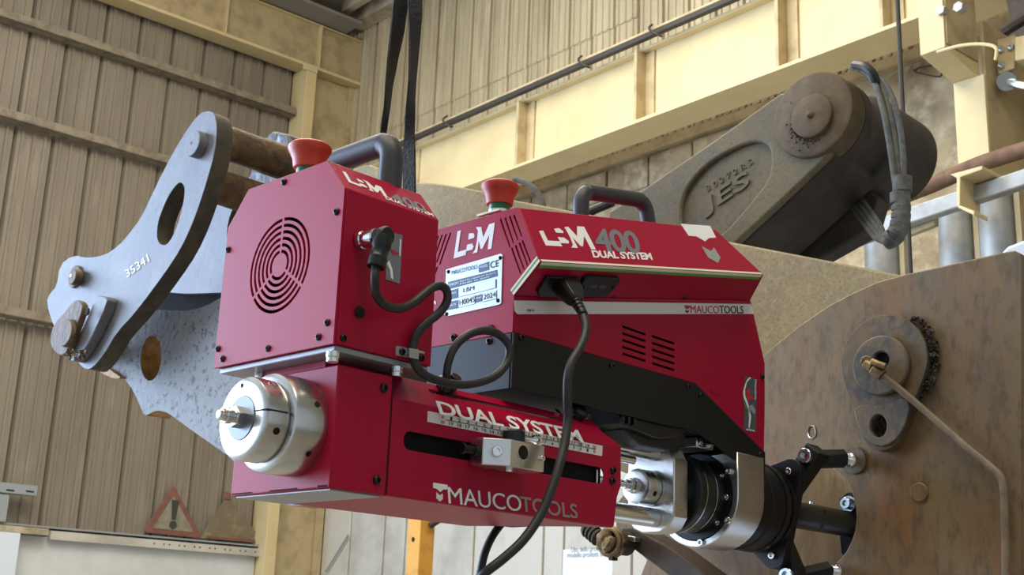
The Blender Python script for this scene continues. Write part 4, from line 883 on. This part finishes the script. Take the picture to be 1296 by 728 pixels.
# chuck on the body front
def lx(name, m, prof, parent=mc, n=48, bevel=.0, ax=(AXV, AXW)):
    return part(parent, name, m, lambda b: b.lathe((0, ax[0], ax[1]), (1, 0, 0), prof, n), bevel)
CHV, CHW = .919, 1.6775
ch = lx('chuck', STEEL, [(.6405, .039), (.6425, .0428), (.645, .0438), (.671, .0438), (.6712, .0430), (.6758, .0430)], ax=(CHV, CHW), n=64)
lx('clamp_collar', STEEL, [(.6165, .0290), (.6168, .0330), (.619, .0358), (.6215, .0364), (.6375, .0364), (.6375, .0345), (.6404, .0345)], parent=ch, ax=(CHV, CHW), n=64)
lx('inner_ring', DKSTEEL, [(.6155, .013), (.6155, .0190), (.6163, .0195), (.6168, .0195)], parent=ch, ax=(CHV, CHW))
part(ch, 'centre_nut', CHROME, lambda b: (b.lathe((.6075, CHV, CHW), (1, 0, 0), [(0, .0095), (.0085, .0095)], 6), b.lathe((.593, CHV, CHW), (1, 0, 0), [(0, .0035), (.002, .0055), (.0145, .0055)], 16), b.lathe((.599, CHV, CHW), (1, 0, 0), [(0, .0072), (.006, .0072)], 14)), .0005)
part(ch, 'clamp_split', DARK, lambda b: b.box(.6162, .6378, CHV-.0367, CHV-.0200, CHW+.0035, CHW+.0048))
def radial(t, u, r): return Vector((u, CHV+r*math.cos(t), CHW+r*math.sin(t))), Vector((0, math.cos(t), math.sin(t)))
p, d = radial(math.radians(200), .629, .0361); part(ch, 'collar_hole', DARK, lambda b: b.cyl(p, p+d*.0008, .0032, n=14))
p, d = radial(math.radians(128), .630, .0361); part(ch, 'collar_screw', CHROME, lambda b: b.lathe(p, d, [(-.001, .0045), (.001, .0045), (.001, .0025), (0, .0024)], 14))
for a_ in (160, 218): 
    p, d = radial(math.radians(a_), .664, .0436); part(ch, 'chuck_hole', DARK, lambda b: b.cyl(p, p+d*.0006, .0028, n=14))
part(ch, 'face_hole', DARK, lambda b: b.cyl((.6163, CHV+.004, CHW+.0285), (.6166, CHV+.004, CHW+.0285), .0022, n=12))
# ---- motor housing (right unit)
U3 = .905; VC = .944
S = .0012
topR, ridR, nkR = (.8816, 1.9398), (.8463, 1.874), (.8816, 1.8442)
mir = lambda p: (2*VC-p[0], p[1])
front_sec = [nkR, ridR, topR, mir(topR), mir(ridR), mir(nkR)]
rear_sec = [(1.337, .8816, 1.934), (1.3140, .8463, 1.9561), (1.2597, .8816, 2.009)]
rear = [Vector(p) for p in rear_sec]+[Vector((p[0], 2*VC-p[1], p[2])) for p in rear_sec[::-1]]
fsec = [Vector((U3+.002, p[0], p[1])) for p in front_sec]
hood = part(mc, 'motor_hood', RED, lambda b: b.loft([fsec, rear]), .0012)
V3 = .8816
slit = []
def slitq(x0, y0, x1, y1, w=.0009):
    a = at(x0, y0, 0, U3); z = at(x1, y1, 0, U3); d = Vector((z.y-a.y, z.z-a.z)).normalized(); n = Vector((-d.y, d.x))*w
    q = [(a.y+n.x, a.z+n.y), (a.y-n.x, a.z-n.y), (z.y-n.x, z.z-n.y), (z.y+n.x, z.z+n.y)]
    return q
c3 = lambda x, y: (540+x/4.044, 220+y/4.044)
for a_, z_ in (((378,232),(425,375)), ((402,226),(443,355)), ((425,218),(465,338)), ((447,212),(485,320)), ((435,380),(480,510)), ((455,367),(497,490)), ((475,354),(515,470)), ((490,342),(530,450))):
    q = slitq(*c3(*a_), *c3(*z_)); slit.append(q); slit.append([(2*VC-p[0], p[1]) for p in q][::-1])
WBL = 1.8056
front_loop = [(V3, WBL), nkR, ridR, topR, mir(topR), mir(ridR), mir(nkR), (2*VC-V3, WBL)]
mfp = part(hood, 'front_panel', RED, lambda b: b.prism(0, front_loop, U3, U3+.0019, slit), .0004, seg=1)
part(hood, 'slit_backing', DARK, lambda b: b.prism(0, [(VC+(p[0]-VC)*.93, 1.88+(p[1]-1.88)*.93) for p in front_loop], U3+.00195, U3+.0024))
def ff(x, y): return at(x, y, 0, U3)
lbm(hood, 'logo_letters', ff(574.5,327.5), ff(622.5,313), ff(579.5,293), UN)
# roof lettering
rn = (Vector(rear[2])-Vector(rear[1])).cross(fsec[1]-rear[1]).normalized()
if rn.y > 0: rn = -rn
def rp(x, y): return atp(x, y, fsec[1], rn)
lbm(hood, 'logo_letters', rp(690.5,311), rp(753,314.5), rp(675,279), rn)
text('400', 'model_number', GREYP, hood, rp(757,318.5), rp(813,322), rp(748.5,288.5), bold=.025, spacing=.93)
text('DUAL SYSTEM', 'model_name', WHITE, hood, rp(751,326.5), rp(826,329.5), rp(748,317), bold=.03, spacing=.97)
c4 = lambda x, y: (760+x/4.044, 220+y/4.044)
decal([[rp(*c4(*p)) for p in ((410,257),(560,268),(590,328),(555,330),(535,347),(490,322),(450,318))]], 'emblem_arrow', WHITE, hood, rn)
decal([[rp(*c4(*p)) for p in ((517,372),(565,397),(580,378),(613,430),(600,458),(550,430))]], 'emblem_chevron', mat('mid_grey_print', (.30, .31, .31, 1), .5), hood, rn)
# tricolour trim along the ridge
un = (rear[0]-rear[1]).cross(fsec[1]-rear[1]).normalized()
if un.z > 0: un = -un
rdir = (rear[1]-fsec[1]).normalized(); up_ = (fsec[2]-fsec[1]); up_ = (up_-rdir*up_.dot(rdir)).normalized(); dw_ = (fsec[0]-fsec[1]); dw_ = (dw_-rdir*dw_.dot(rdir)).normalized()
Lr = (rear[1]-fsec[1]).length
decal([[fsec[1]+up_*.0004, rear[1]+up_*.0004-rdir*.004, rear[1]+up_*.0030-rdir*.006, fsec[1]+up_*.0030]], 'trim_stripe', CREAMP, hood, rn)
decal([[fsec[1]+dw_*.0004, rear[1]+dw_*.0004-rdir*.004, rear[1]+dw_*.0040-rdir*.004, fsec[1]+dw_*.0040]], 'trim_stripe', CREAMP, hood, un)
decal([[fsec[1]+dw_*.0044, rear[1]+dw_*.0044-rdir*.004, rear[1]+dw_*.0078-rdir*.004, fsec[1]+dw_*.0078]], 'trim_stripe', GREENP, hood, un)
fe = Vector((0, nkR[0]-ridR[0], nkR[1]-ridR[1])).normalized(); fi = Vector((0, fe.z*-1, fe.y)); r3 = Vector((U3, ridR[0], ridR[1])); n3 = Vector((U3, nkR[0], nkR[1]))
if fi.y < 0: fi = -fi
for k0, k1, m_ in ((.0004, .0034, CREAMP), (.0037, .0058, GREENP), (.0061, .0082, CREAMP)):
    decal([[r3+fi*k0, n3+fi*k0, n3+fi*k1, r3+fi*k1]], 'trim_stripe', m_, hood, UN)
# mains inlet and second socket on the sloping underside
def up3(x, y): return atp(x, y, fsec[1], un)
inl = part(mc, 'mains_inlet', BLACKP, lambda b: b.prism(0, [(0, 0), (.052, 0), (.056, .004), (.056, .020), (.048, .027), (.008, .027), (0, .020)], 0, .005, frame=lambda t, c, o=up3(690, 347), a=rdir, d=dw_: o+a*c[0]+d*c[1]+un*t), .0008)
soc = part(mc, 'rocker_socket', BLACKP, lambda b: b.prism(0, [(0, .003), (.004, 0), (.056, 0), (.060, .004), (.056, .024), (.050, .027), (.006, .027), (0, .022)], 0, .006, frame=lambda t, c, o=up3(739, 346), a=rdir, d=dw_: o+a*c[0]+d*c[1]+un*t), .0008)
for k in (0, 1): screw(BUTTON, soc, up3(739, 346)+rdir*(.004+.051*k)+dw_*.013+un*.006, un, .8)
o_ = up3(739, 346)+rdir*.016+dw_*.010+un*.0062; text('I O  10A', 'socket_print', GREYP, soc, o_+dw_*.004, o_+rdir*.026+dw_*.004, o_, lift=.0003, thick=.0002)
for x, y in ((666, 374.5), (775, 377), (866, 378.5)): screw(BUTTON, hood, up3(x, y-2)+un*.0002, un, 1.0)
# side panels below the hood
def s3(x, y): return at(x, y, 1, V3)
sp_pts = [(U3+.002, WBL), (1.2177, WBL), (1.3620, 1.7500), (1.3660, 1.8000), (1.3674, 1.8572), (1.337, 1.9338), (U3+.002, 1.8438)]
sp_pts[2] = (1.3625, 1.7430)
vents = []
for i in range(5):
    for (xa, ya, xb, yb) in ((787.9, 413+8.6*i, 817.4, 423.3+8.4*i), (825.5, 425.3+8.6*i, 854, 434.9+8.4*i)):
        vents.append(pv([(xa, ya-1.3), (xb, yb-1.3), (xb, yb+1.6), (xa, ya+1.6)], V3))
sdp = part(mc, 'motor_side_panel', RED, lambda b: b.prism(1, sp_pts, V3, V3+.002, vents), .0005, seg=1)
part(mc, 'motor_side_panel', RED, lambda b: b.prism(1, sp_pts, 2*VC-V3-.002, 2*VC-V3), .0005)
part(mc, 'motor_end_panel', RED, lambda b: (b.add([Vector((sp_pts[k][0]-.0005*(1-j), y, sp_pts[k][1])) for k in (2, 3, 4, 5) for j in (0, 1) for y in (V3+.002, 2*VC-V3-.002)], [(0, 1, 5, 4), (4, 5, 9, 8), (8, 9, 13, 12)])))
part(sdp, 'motor_core', DARK, lambda b: b.prism(1, [(U3+.01, WBL+.002), (1.21, WBL+.002), (1.33, 1.77), (1.34, 1.85), (1.31, 1.915), (U3+.01, 1.835)], V3+.012, 2*VC-V3-.012))
decal([[s3(650.6,380.5),s3(949.5,385),s3(952.5,391),s3(953.5,397.5),s3(655,397.8),s3(651,394)]], 'label_strip', STRIPW, sdp, VN)
text('MAUCO', 'maker_name', REDP, sdp, s3(873.5,396.6), s3(909.5,397), s3(873,386.8), bold=.0, lift=.0010)
text('TOOLS', 'maker_name', INK, sdp, s3(910,397), s3(940.5,397.2), s3(909.5,387), bold=.01, lift=.0010)
decal([[s3(865.5,386.5),s3(872.5,387),s3(872,390),s3(869,391.8),s3(866.3,390)]], 'emblem_arrow', REDP, sdp, VN, .0010)
decal([[s3(867,392.3),s3(869.2,393.6),s3(871,392.5),s3(871,395),s3(869.2,396.4),s3(867,395)]], 'emblem_chevron', INK, sdp, VN, .0010)
text('230 V', 'voltage_print', INK, sdp, s3(666,394.6), s3(675.5,394.7), s3(666,391.6), lift=.0010)
c6 = lambda x, y: (925+x/8.08, 470+y/8.09)
bd = lambda L_: [s3(*c6(*p)) for p in L_]
bdg = decal([bd([(140,45),(258,85),(252,632),(130,605)])], 'badge', mat('slate_badge', (.075, .085, .10, 1), .4), sdp, VN)
decal([bd([(188,62),(160,90),(135,150),(120,215),(125,270),(150,330),(175,400),(182,470),(176,580),(185,582),(200,470),(192,400),(165,320),(140,250),(138,190),(160,110),(200,70)])], 'badge_swoosh', WHITE, bdg, VN, .0010)
decal([bd([(118,290),(130,340),(160,405),(168,470),(172,460),(160,390),(132,320)])], 'badge_swoosh', GREENP, bdg, VN, .0010)
decal([bd([(150,190),(190,180),(188,240),(240,295),(200,290),(180,310),(160,290)])], 'badge_emblem', mat('bright_red_print', (.55, .02, .03, 1), .5), bdg, VN, .0010)
decal([bd([(170,360),(215,345),(245,400),(240,440),(225,440),(205,400),(195,440),(180,420)])], 'badge_emblem', mat('pale_grey_print', (.28, .29, .31, 1), .5), bdg, VN, .0010)
text('MAUCOTOOLS', 'badge_text', WHITE, bdg, s3(*c6(252,295)), s3(*c6(256,88)), s3(*c6(236,292)), lift=.0010)
text('www', 'badge_text', WHITE, bdg, s3(*c6(150,605)), s3(*c6(238,620)), s3(*c6(150,588)), lift=.0010)
for x, y in ((964.5, 477),): screw(BUTTON, sdp, s3(x, y), VN, 1.2)
decal([[s3(898,494),s3(910,497.5),s3(910.5,500.5),s3(902,499)]], 'embossed_mark', RED, sdp, VN, .0008, .0008)
# maker's plate on the front
mp_ = decal([[ff(565.5,341.5),ff(634.5,321.5),ff(636.5,323),ff(635,384),ff(632,386),ff(566.5,400.5),ff(563,398)]], 'rating_plate', PLATEW, hood, UN, .0010, .0009)
q7 = lambda x, y: ff(550+x/7.28, 310+y/7.28)
for pts_, m_ in (([(415,190),(510,155),(510,232),(415,258)], BLUEP), ([(132,345),(585,232),(587,290),(134,412)], BLUEP),
                 ([(132,430),(220,405),(220,490),(130,512)], BLUEP), ([(128,530),(222,510),(222,585),(126,605)], BLUEP), ([(390,470),(446,455),(446,520),(390,535)], BLUEP)):
    decal([[q7(*p) for p in pts_]], 'plate_field', m_, mp_, UN, .0014, .0003)
for pts_ in ([(222,403),(580,318),(580,398),(222,488)], [(228,508),(384,468),(384,546),(228,583)], [(450,455),(582,420),(582,498),(450,530)]):
    P4 = [q7(*p) for p in pts_]; cc_ = sum(P4, Vector())/4
    decal([P4], 'plate_frame', BLUEP, mp_, UN, .0013, .0003)
    decal([[cc_+(p-cc_)*.94 for p in P4]], 'plate_field', PLATEW, mp_, UN, .0016, .0003)
text('MAUCOTOOLS', 'plate_text', BLUEP, mp_, q7(165,278), q7(405,220), q7(165,240), lift=.0016, thick=.0002)
text('CE', 'plate_text', INK, mp_, q7(522,220), q7(598,200), q7(522,158), lift=.0016, thick=.0002)
text('LBM', 'plate_text', INK, mp_, q7(275,440), q7(375,418), q7(278,402), lift=.002, thick=.0002)
text('H0045', 'plate_text', INK, mp_, q7(240,562), q7(380,528), q7(240,512), lift=.002, thick=.0002)
text('2024', 'plate_text', INK, mp_, q7(462,510), q7(575,482), q7(462,462), lift=.002, thick=.0002)
for s_, a_, z_, t_ in (('LINE BORING TOOLS SRL', (145,385), (235,362), (145,362)), ('Macchina utensile per foratura', (245,352), (575,270), (245,335)), ('Made in Italy', (245,375), (520,305), (245,358)), ('MODEL', (425,222), (500,200), (425,200)), ('TIPO', (140,470), (210,452), (140,450)), ('MATR', (140,575), (210,558), (140,556)), ('ANNO', (396,505), (442,493), (396,488))):
    text(s_, 'plate_text', PLATEW, mp_, q7(*a_), q7(*z_), q7(*t_), lift=.0018, thick=.0002)
for x, y in ((134,250),(612,122),(118,640),(590,515)): screw(BUTTON, mp_, q7(x, y)+UN*.0008, UN, .7, 'rivet')
decal([[ff(546,377),ff(552,382),ff(552,386),ff(546,381)]], 'corner_mark', WHITE, hood, UN)
for x, y in ((574.5,427.5),(621,416),(620,432)): screw(BUTTON, hood, ff(x, y), UN, 1.35)
# handle and stop button of the motor unit
h2 = tubep('handle', HANDLE, rounded([at(735,275,1,.925), at(735.5,242,1,.925), at(816,254,1,.925), at(822,292,1,.925)], .018), .0095, sub=3)
tn = (fsec[3]-fsec[2]).cross(rear[2]-fsec[2]).normalized()
if tn.z < 0: tn = -tn
eo = atp(633, 267, fsec[2], tn)
E2U = U3+.022; ez = 1.9398+(E2U-U3)*(2.009-1.9398)/(1.2597-.907)
stop(None, E2U, ez+.0012, v=at(632, 262, 0, E2U).y, nrm=Vector((0, 0, 1)))
# black chassis under the motor
W3 = 1.7475
ch_pts = [(U3, W3), (1.150, W3), (1.200, 1.742), (1.3560, 1.7085), (1.3625, 1.7085), (1.3630, 1.7425), (1.2177, 1.8050), (U3, 1.8050)]
ch_pts = [(U3, W3), (1.160, W3), (1.215, W3+.002), (1.3500, 1.7090), (1.3620, 1.7100), (1.3630, 1.7425), (1.2177, 1.8050), (U3, 1.8050)]
chs = part(mc, 'chassis', BLACK, lambda b: (b.prism(1, ch_pts, V3-.0015, V3+.0015)), .0005)
part(chs, 'side_sheet', BLACK, lambda b: b.prism(1, ch_pts, 2*VC-V3-.0015, 2*VC-V3+.0015), .0005)
part(chs, 'front_sheet', BLACK, lambda b: b.box(U3-.0008, U3+.0012, V3+.0016, 2*VC-V3-.0016, W3, 1.8049), .0004)
part(chs, 'floor_sheet', BLACK, lambda b: b.box(U3+.0013, 1.19, V3+.0016, 2*VC-V3-.0016, W3+.004, W3+.006))
for x, y in ((659.5,427.5),(774,463),(871,489.5),(886.5,500.5),(961.5,576)): screw(BUTTON, chs, at(x, y, 1, V3-.0015), VN, 1.15)
def fr_(x, y): return ff(x, y)
gbx = part(mc, 'gearbox', BLACKP, lambda b: b.prism(1, [(1.075, W3+.004), (1.085, 1.738), (1.15, 1.731), (1.19, 1.736), (1.205, 1.7475), (1.30, 1.75), (1.335, 1.730), (1.335, 1.79), (1.2, 1.80), (1.075, 1.80)], V3+.004, 2*VC-V3-.004), .002)
part(gbx, 'gear_cover', BLACKP, lambda b: b.prism(1, [(1.10, 1.735), (1.13, 1.722), (1.185, 1.722), (1.215, 1.733), (1.215, 1.747), (1.10, 1.747)], V3+.012, 2*VC-V3-.012), .002)
for k in range(3): part(gbx, 'fin', BLACKP, lambda b: b.box(1.082+k*.010, 1.086+k*.010, V3-.001, V3+.0039, 1.739, 1.7465), .0005)
# ---- slide rods, end plate and bearing along the bored axis
for (dv, dw) in ((-.004, .043), (-.004, -.0345)):
    part(mc, 'guide_rod', CHROME, lambda b: b.cyl((1.03, AXV+dv, AXW+dw), (1.2095, AXV+dv, AXW+dw), .0112, n=28))
part(mc, 'tie_rod', CHROME, lambda b: b.cyl((1.03, AXV-.012, AXW+.0265), (1.16, AXV-.012, AXW+.0265), .005, n=20))
fsx = lx('feed_screw', CHROME, [(1.03, .0042)]+[(1.035+.0016*i, .0042 if i % 2 else .0036) for i in range(78)]+[(1.162, .0042)], n=16)
ep = part(mc, 'end_plate', ALU, lambda b: b.prism(0, [(.9065, 1.650), (.9065, 1.716), (.915, 1.731), (.928, 1.737), (.953, 1.737), (.966, 1.731), (.9755, 1.716), (.9755, 1.650), (.966, 1.638), (.953, 1.6325), (.928, 1.6325), (.915, 1.638)], 1.210, 1.237), .0015)
cl2 = lx('bearing_collar', STEEL, [(1.180, .016), (1.181, .0198), (1.183, .0206), (1.2025, .0206), (1.203, .0195), (1.2045, .0195), (1.2045, .0218), (1.2098, .0218)], parent=ep)
part(cl2, 'nut', CHROME, lambda b: (b.lathe((1.165, AXV, AXW), (1, 0, 0), [(0, .0085), (.0065, .0085)], 6), b.lathe((1.1725, AXV, AXW), (1, 0, 0), [(0, .0095), (.0075, .0095)], 6), b.lathe((1.158, AXV, AXW), (1, 0, 0), [(0, .0058), (.007, .0058)], 14)), .0004)
for a_ in (205, 140):
    d = Vector((0, math.cos(math.radians(a_)), math.sin(math.radians(a_)))); p = Vector((1.193, AXV, AXW))+d*.0205
    part(cl2, 'hole', DARK, lambda b: b.cyl(p, p+d*.0004, .0032, n=12))
lx('spindle', STEEL, [(1.2372, .030), (1.2450, .030)])
brg = lx('bearing_housing', BLACKP, [(1.2452, .030), (1.2452, .046), (1.247, .048), (1.256, .048), (1.2565, .0465), (1.272, .0465), (1.2725, .0445), (1.2995, .0445)], n=56)
lx('bright_ring', STEEL, [(1.2565, .0468), (1.2565, .0480), (1.2585, .0480), (1.2585, .0468)], parent=brg, n=56)
lx('bright_ring', STEEL, [(1.280, .0448), (1.280, .0458), (1.2815, .0458), (1.2815, .0448)], parent=brg, n=56)
bk_loop = [(AXV-.0615, 1.735), (AXV-.0615, AXW)] + [(AXV+.0615*math.cos(math.radians(a)), AXW+.0615*math.sin(math.radians(a))) for a in range(190, 351, 8)] + [(AXV+.0615, AXW), (AXV+.0615, 1.735)]
bkk = part(mc, 'bearing_block', ALU, lambda b: b.prism(0, bk_loop, 1.300, 1.357, [ring(AXV, AXW, .053, 48)]), .0012)
lx('seal_ring', BLACKP, [(1.306, .040), (1.306, .0528), (1.355, .0528)], parent=bkk, n=48)
lx('seal_lip', BLACK, [(1.2995, .046), (1.2995, .0525), (1.3058, .0525)], parent=bkk, n=48)
for a_ in (213, 262, 150, 30):
    d = Vector((0, math.cos(math.radians(a_)), math.sin(math.radians(a_))))
    screw(SOCKET, bkk, Vector((1.2998, AXV, AXW))+d*.0565, UN, 1.0, 'socket_screw')
for a_, r_ in ((184, .0465), (225, .0465), (150, .0465)):
    d = Vector((0, math.cos(math.radians(a_)), math.sin(math.radians(a_))))
    screw(SOCKET, bkk, Vector((1.2990, AXV, AXW))+d*r_, UN, .8, 'socket_screw')
part(mc, 'bracket', ALU, lambda b: b.box(1.240, 1.275, .896, .95, 1.7345, 1.7465), .001)
for k in (0, 1): screw(SOCKET, mc, Vector((1.246+.022*k, .896, 1.7405)), VN, 1.0, 'socket_screw')
lx('rear_drum', BLACK, [(1.3572, .052), (1.3575, .056), (1.385, .056), (1.386, .0575), (1.412, .0575), (1.413, .054), (1.432, .054)], n=56)
lx('drum_ring', BLACKP, [(1.414, .0562), (1.414, .0585), (1.424, .0585), (1.424, .0562)], n=56)

# ---- boring bar
bar = thing('boring_bar', (1.6, AXV, AXW-.02), 'black round boring bar running through the bored hole', 'bar')
lx('bar', BLACKP, [(1.433, .0178), (1.436, .0182), (2.05, .0182)], parent=bar, n=32)
for x, y in ((1044.5, 648), (1043, 669)):
    c = at(x, y, 1, AXV-.0165); dv = Vector((0, c.y-AXV, c.z-AXW)).normalized(); p = Vector((c.x, AXV, AXW))+dv*.0181
    part(bar, 'tool_hole', DARK, lambda b: b.cyl(p, p+dv*.0004, .0032, n=14))
screw(SOCKET, bar, Vector((1.562, AXV-.004, AXW+.0180)), Vector((0, -.2, 1)), .8, 'set_screw')

# ---- mounting spider
ms = thing('mounting_spider', (1.45, AXV, AXW-.09), 'black three-armed mounting flange bolted between machine and ear plate', 'flange')
angs = (136, 253, 14)
def flange_loop():
    out = []
    for a_ in angs:
        c = (AXV+.064*math.cos(math.radians(a_)), AXW+.064*math.sin(math.radians(a_)))
        for k in range(-60, 61, 15): out.append((c[0]+.017*math.cos(math.radians(a_+k)), c[1]+.017*math.sin(math.radians(a_+k))))
    return out
fo = flange_loop(); fo = [p for p in fo]
# order the three lobes by angle
fo = sorted(fo, key=lambda p: math.atan2(p[1]-AXW, p[0]-AXV))
part(ms, 'flange_plate', BLACK, lambda b: b.prism(0, fo, 1.440, 1.455, [ring(AXV, AXW, .0205, 32)]), .0015)
lx('hub', BLACK, [(1.4325, .0560), (1.4325, .0565), (1.4398, .0565)], parent=ms, n=48)
for a_ in angs:
    d = Vector((0, math.cos(math.radians(a_)), math.sin(math.radians(a_))))
    screw(SOCKET, ms, Vector((1.440, AXV, AXW))+d*.064, UN, 1.15, 'flange_screw')
# arms: square block, bolt, threaded leg with swivel foot
arm_d = [((1024.5, 578.5), (1083, 584)), ((1001, 729), (1065, 724)), None]
for i, a_ in enumerate(angs):
    d = Vector((0, math.cos(math.radians(a_)), math.sin(math.radians(a_)))); e = Vector((0, -d.z, d.y))
    base = Vector((1.4555, AXV, AXW))+d*.052
    if arm_d[i]:
        bc_ = at(*arm_d[i][0], 0, 1.462); foot = at(*arm_d[i][1], 0, UP-.004)
    else:
        bc_ = Vector((1.462, AXV, AXW))+d*.088; foot = Vector((UP-.004, AXV, AXW))+d*.098
    dd = (bc_-base); dd.x = 0; dd.normalize(); ee = Vector((0, -dd.z, dd.y))
    L_ = (bc_-base).length+.013
    am = part(ms, 'arm', BLACK, lambda b: b.add([base+dd*s_+ee*t_+Vector((x_, 0, 0)) for x_ in (0, .028) for s_, t_ in ((-.012, -.012), (L_, -.012), (L_, .012), (-.012, .012))], [(3, 2, 1, 0), (4, 5, 6, 7), (0, 1, 5, 4), (1, 2, 6, 5), (2, 3, 7, 6), (3, 0, 4, 7)]), .0015)
    screw(ZBOLT, am, bc_+Vector((-.0065, 0, 0)), UN, 1.15, 'zinc_bolt')
    q0_ = bc_+Vector((.022, 0, 0)); q1_ = foot+Vector((-.03, 0, 0))
    part(am, 'leg', BLACK, lambda b: b.lathe(q0_, q1_-q0_, [(0, .0125), ((q1_-q0_).length, .0125)], 6), .001)
    part(am, 'threaded_stud', CHROME, lambda b: b.lathe(q1_, foot-q1_, [(0, .0062)]+[(.001*k, .0068 if k % 2 else .0060) for k in range(1, 14)]+[(.014, .009), (.018, .0105), (.024, .009)], 14))
# far support seen through the bored hole
fs2 = thing('far_support', (1.70, .86, 1.65), 'black support clamp behind the bored hole with one zinc bolt', 'support')
zb = at(1072, 637.5, 0, 1.66)
part(fs2, 'clamp_arm', BLACK, lambda b: b.prism(0, pu([(1062,632),(1074,622),(1095,640),(1100,690),(1075,722),(1064,700),(1062,680),(1070,655)], 1.67), 1.667, 1.70), .003)
screw(ZBOLT, fs2, zb, UN, .95, 'zinc_bolt')
part(fs2, 'washer', ZINC, lambda b: b.cyl(zb+Vector((.003, 0, 0)), zb+Vector((.0065, 0, 0)), .0115, n=20))

# ================================================================== CABLES AND SLING
cc1 = thing('control_cable', at(520, 440, 1, V1-.01), 'black control cable from the left housing plug, looped in a ring', 'cable')
vC = V1-.012
def cv(x, y, dv=0.0): return at(x, y, 1, vC+dv)
pth = [cv(475.5,337,-.016), cv(474.5,352,-.018), cv(476,372,-.014), cv(487,386,-.010), cv(505,390.5,-.008), cv(522,384,-.006), cv(536,373,-.006), cv(548,364,-.006), cv(559,362,-.006), cv(566,370,-.006), cv(565,383,-.005), cv(556,396,-.002), cv(540,409,.002), cv(528,422,.005), cv(523,436,.007), cv(523,452,.006), cv(527,464,.004), cv(538,475,.004), cv(555,482,.004), cv(580,487,.002), cv(603,485,0), cv(625,477,-.002), cv(640,462,-.002), cv(645,444,-.002), cv(637,428,0), cv(620,419,.002), cv(602,420,.002), cv(586,428,.004), cv(575,440,.006), cv(568,456,.008), cv(565,472,.010), cv(566,484,.012), cv(564,494,.016)]
part(cc1, 'cable', RUBBER, lambda b: b.tube(pth, .0041, 12, 5))
cp0 = vs_(522, 446)
part(cc1, 'clamp_strap', GALV, lambda b: (b.prism(1, pv([(500.5,438),(516,441),(516,453),(500,450)], V1), V1-.0014, V1-.0002), b.tube([vs_(515,447)+VN*.0008, vs_(518,447.5)+VN*.011, vs_(526,449)+VN*.011, vs_(528.5,449.5)+VN*.0008], .0012, 6, 4),
     b.prism(1, pv([(516,441),(528,443),(528,455.5),(516,453)], V1-.010), V1-.0125, V1-.0112)), .0003)
screw(BUTTON, cc1, vs_(507.3,445.6)+VN*.0014, VN, 1.1)
pc1 = thing('power_cable', at(735, 430, 1, V3-.03), 'black mains cable with moulded plug hanging from the right housing', 'cable')
po = up3(713, 357)+un*.005
def pq(x, y, v): return at(x, y, 1, v)
ax_pl = un*.62+dw_*.45+rdir*.34
pdir = (pq(735,392,.832)-po).normalized(); pe = rdir-pdir*rdir.dot(pdir); pe.normalize(); pf = pdir.cross(pe)
def rs(t, a, b_): return [po+pdir*t+pe*x_*a+pf*y_*b_ for x_, y_ in ((-1, -.55), (-.7, -1), (.7, -1), (1, -.55), (1, .55), (.7, 1), (-.7, 1), (-1, .55))]
plg = part(pc1, 'plug', BLACKP, lambda b: b.loft([rs(-.004, .0145, .010), rs(.012, .0145, .0105), rs(.018, .013, .0095), rs(.030, .0085, .0075), rs(.034, .0065, .006)]), .0006)
part(plg, 'strain_relief', BLACKP, lambda b: [b.lathe(po+pdir*(.033+.0062*k), pdir, [(0, .0062-.0004*k), (.0042, .0060-.0004*k), (.0044, .0045), (.0063, .0045)], 14) for k in range(4)])
pp_ = [po+pdir*.050, pq(741,410,.822), pq(740,425,.818), pq(733,442,.815), pq(723,460,.815), pq(718.5,480,.815), pq(718,505,.816), pq(718.5,530,.818), pq(715,560,.815), pq(707,592,.812), pq(697,622,.812), pq(684,652,.814), pq(662,684,.818), pq(636,708,.825), pq(612,727,.835), pq(598,745,.86), pq(592,765,.90), pq(597,765,.95), pq(604,745,.99), pq(608,725,1.0), pq(613,702,1.0), pq(622,681,1.0), pq(634,664,1.0), pq(648,650,1.0), pq(668,640,1.0)]
part(pc1, 'cable', RUBBER, lambda b: b.tube(pp_, .0045, 14, 5))
# lifting sling: two twisted webbing strands
slg = thing('lifting_sling', at(505, 200, 0, .84), 'black webbing lifting sling hanging in two twisted strands', 'sling')
def strand(L_, u):
    mb = MB(); secs = []
    for (x0, x1, y, du) in L_:
        a = at(x0, y, 0, u-du); z = at(x1, y, 0, u+du); n = (z-a).cross(Vector((0, 0, 1))).normalized()*.0012
        secs.append([a+n, z+n, z-n, a-n])
    out = []
    for i in range(len(secs)-1):
        for k in range(4):
            t = k/4; out.append([secs[i][j].lerp(secs[i+1][j], t) for j in range(4)])
    out.append(secs[-1]); mb.loft(out); return build(mb, 'webbing', STRAP, slg)
strand([(484,492,262,.0), (479.5,488.5,180,.0), (482,490,160,.004), (487,493,135,.012), (488.5,496,110,.016), (491,503,75,.016), (494.5,511,40,.012), (498,517,0,.008), (502,522,-40,.004)], .84)
strand([(511,526,270,.0), (510.5,525.5,235,.0), (511,525,190,.0), (512.5,525,150,.006), (516,524.5,125,.012), (518,526,100,.016), (518.5,530,60,.014), (517,534,20,.008), (514,536,-40,.004)], .84)
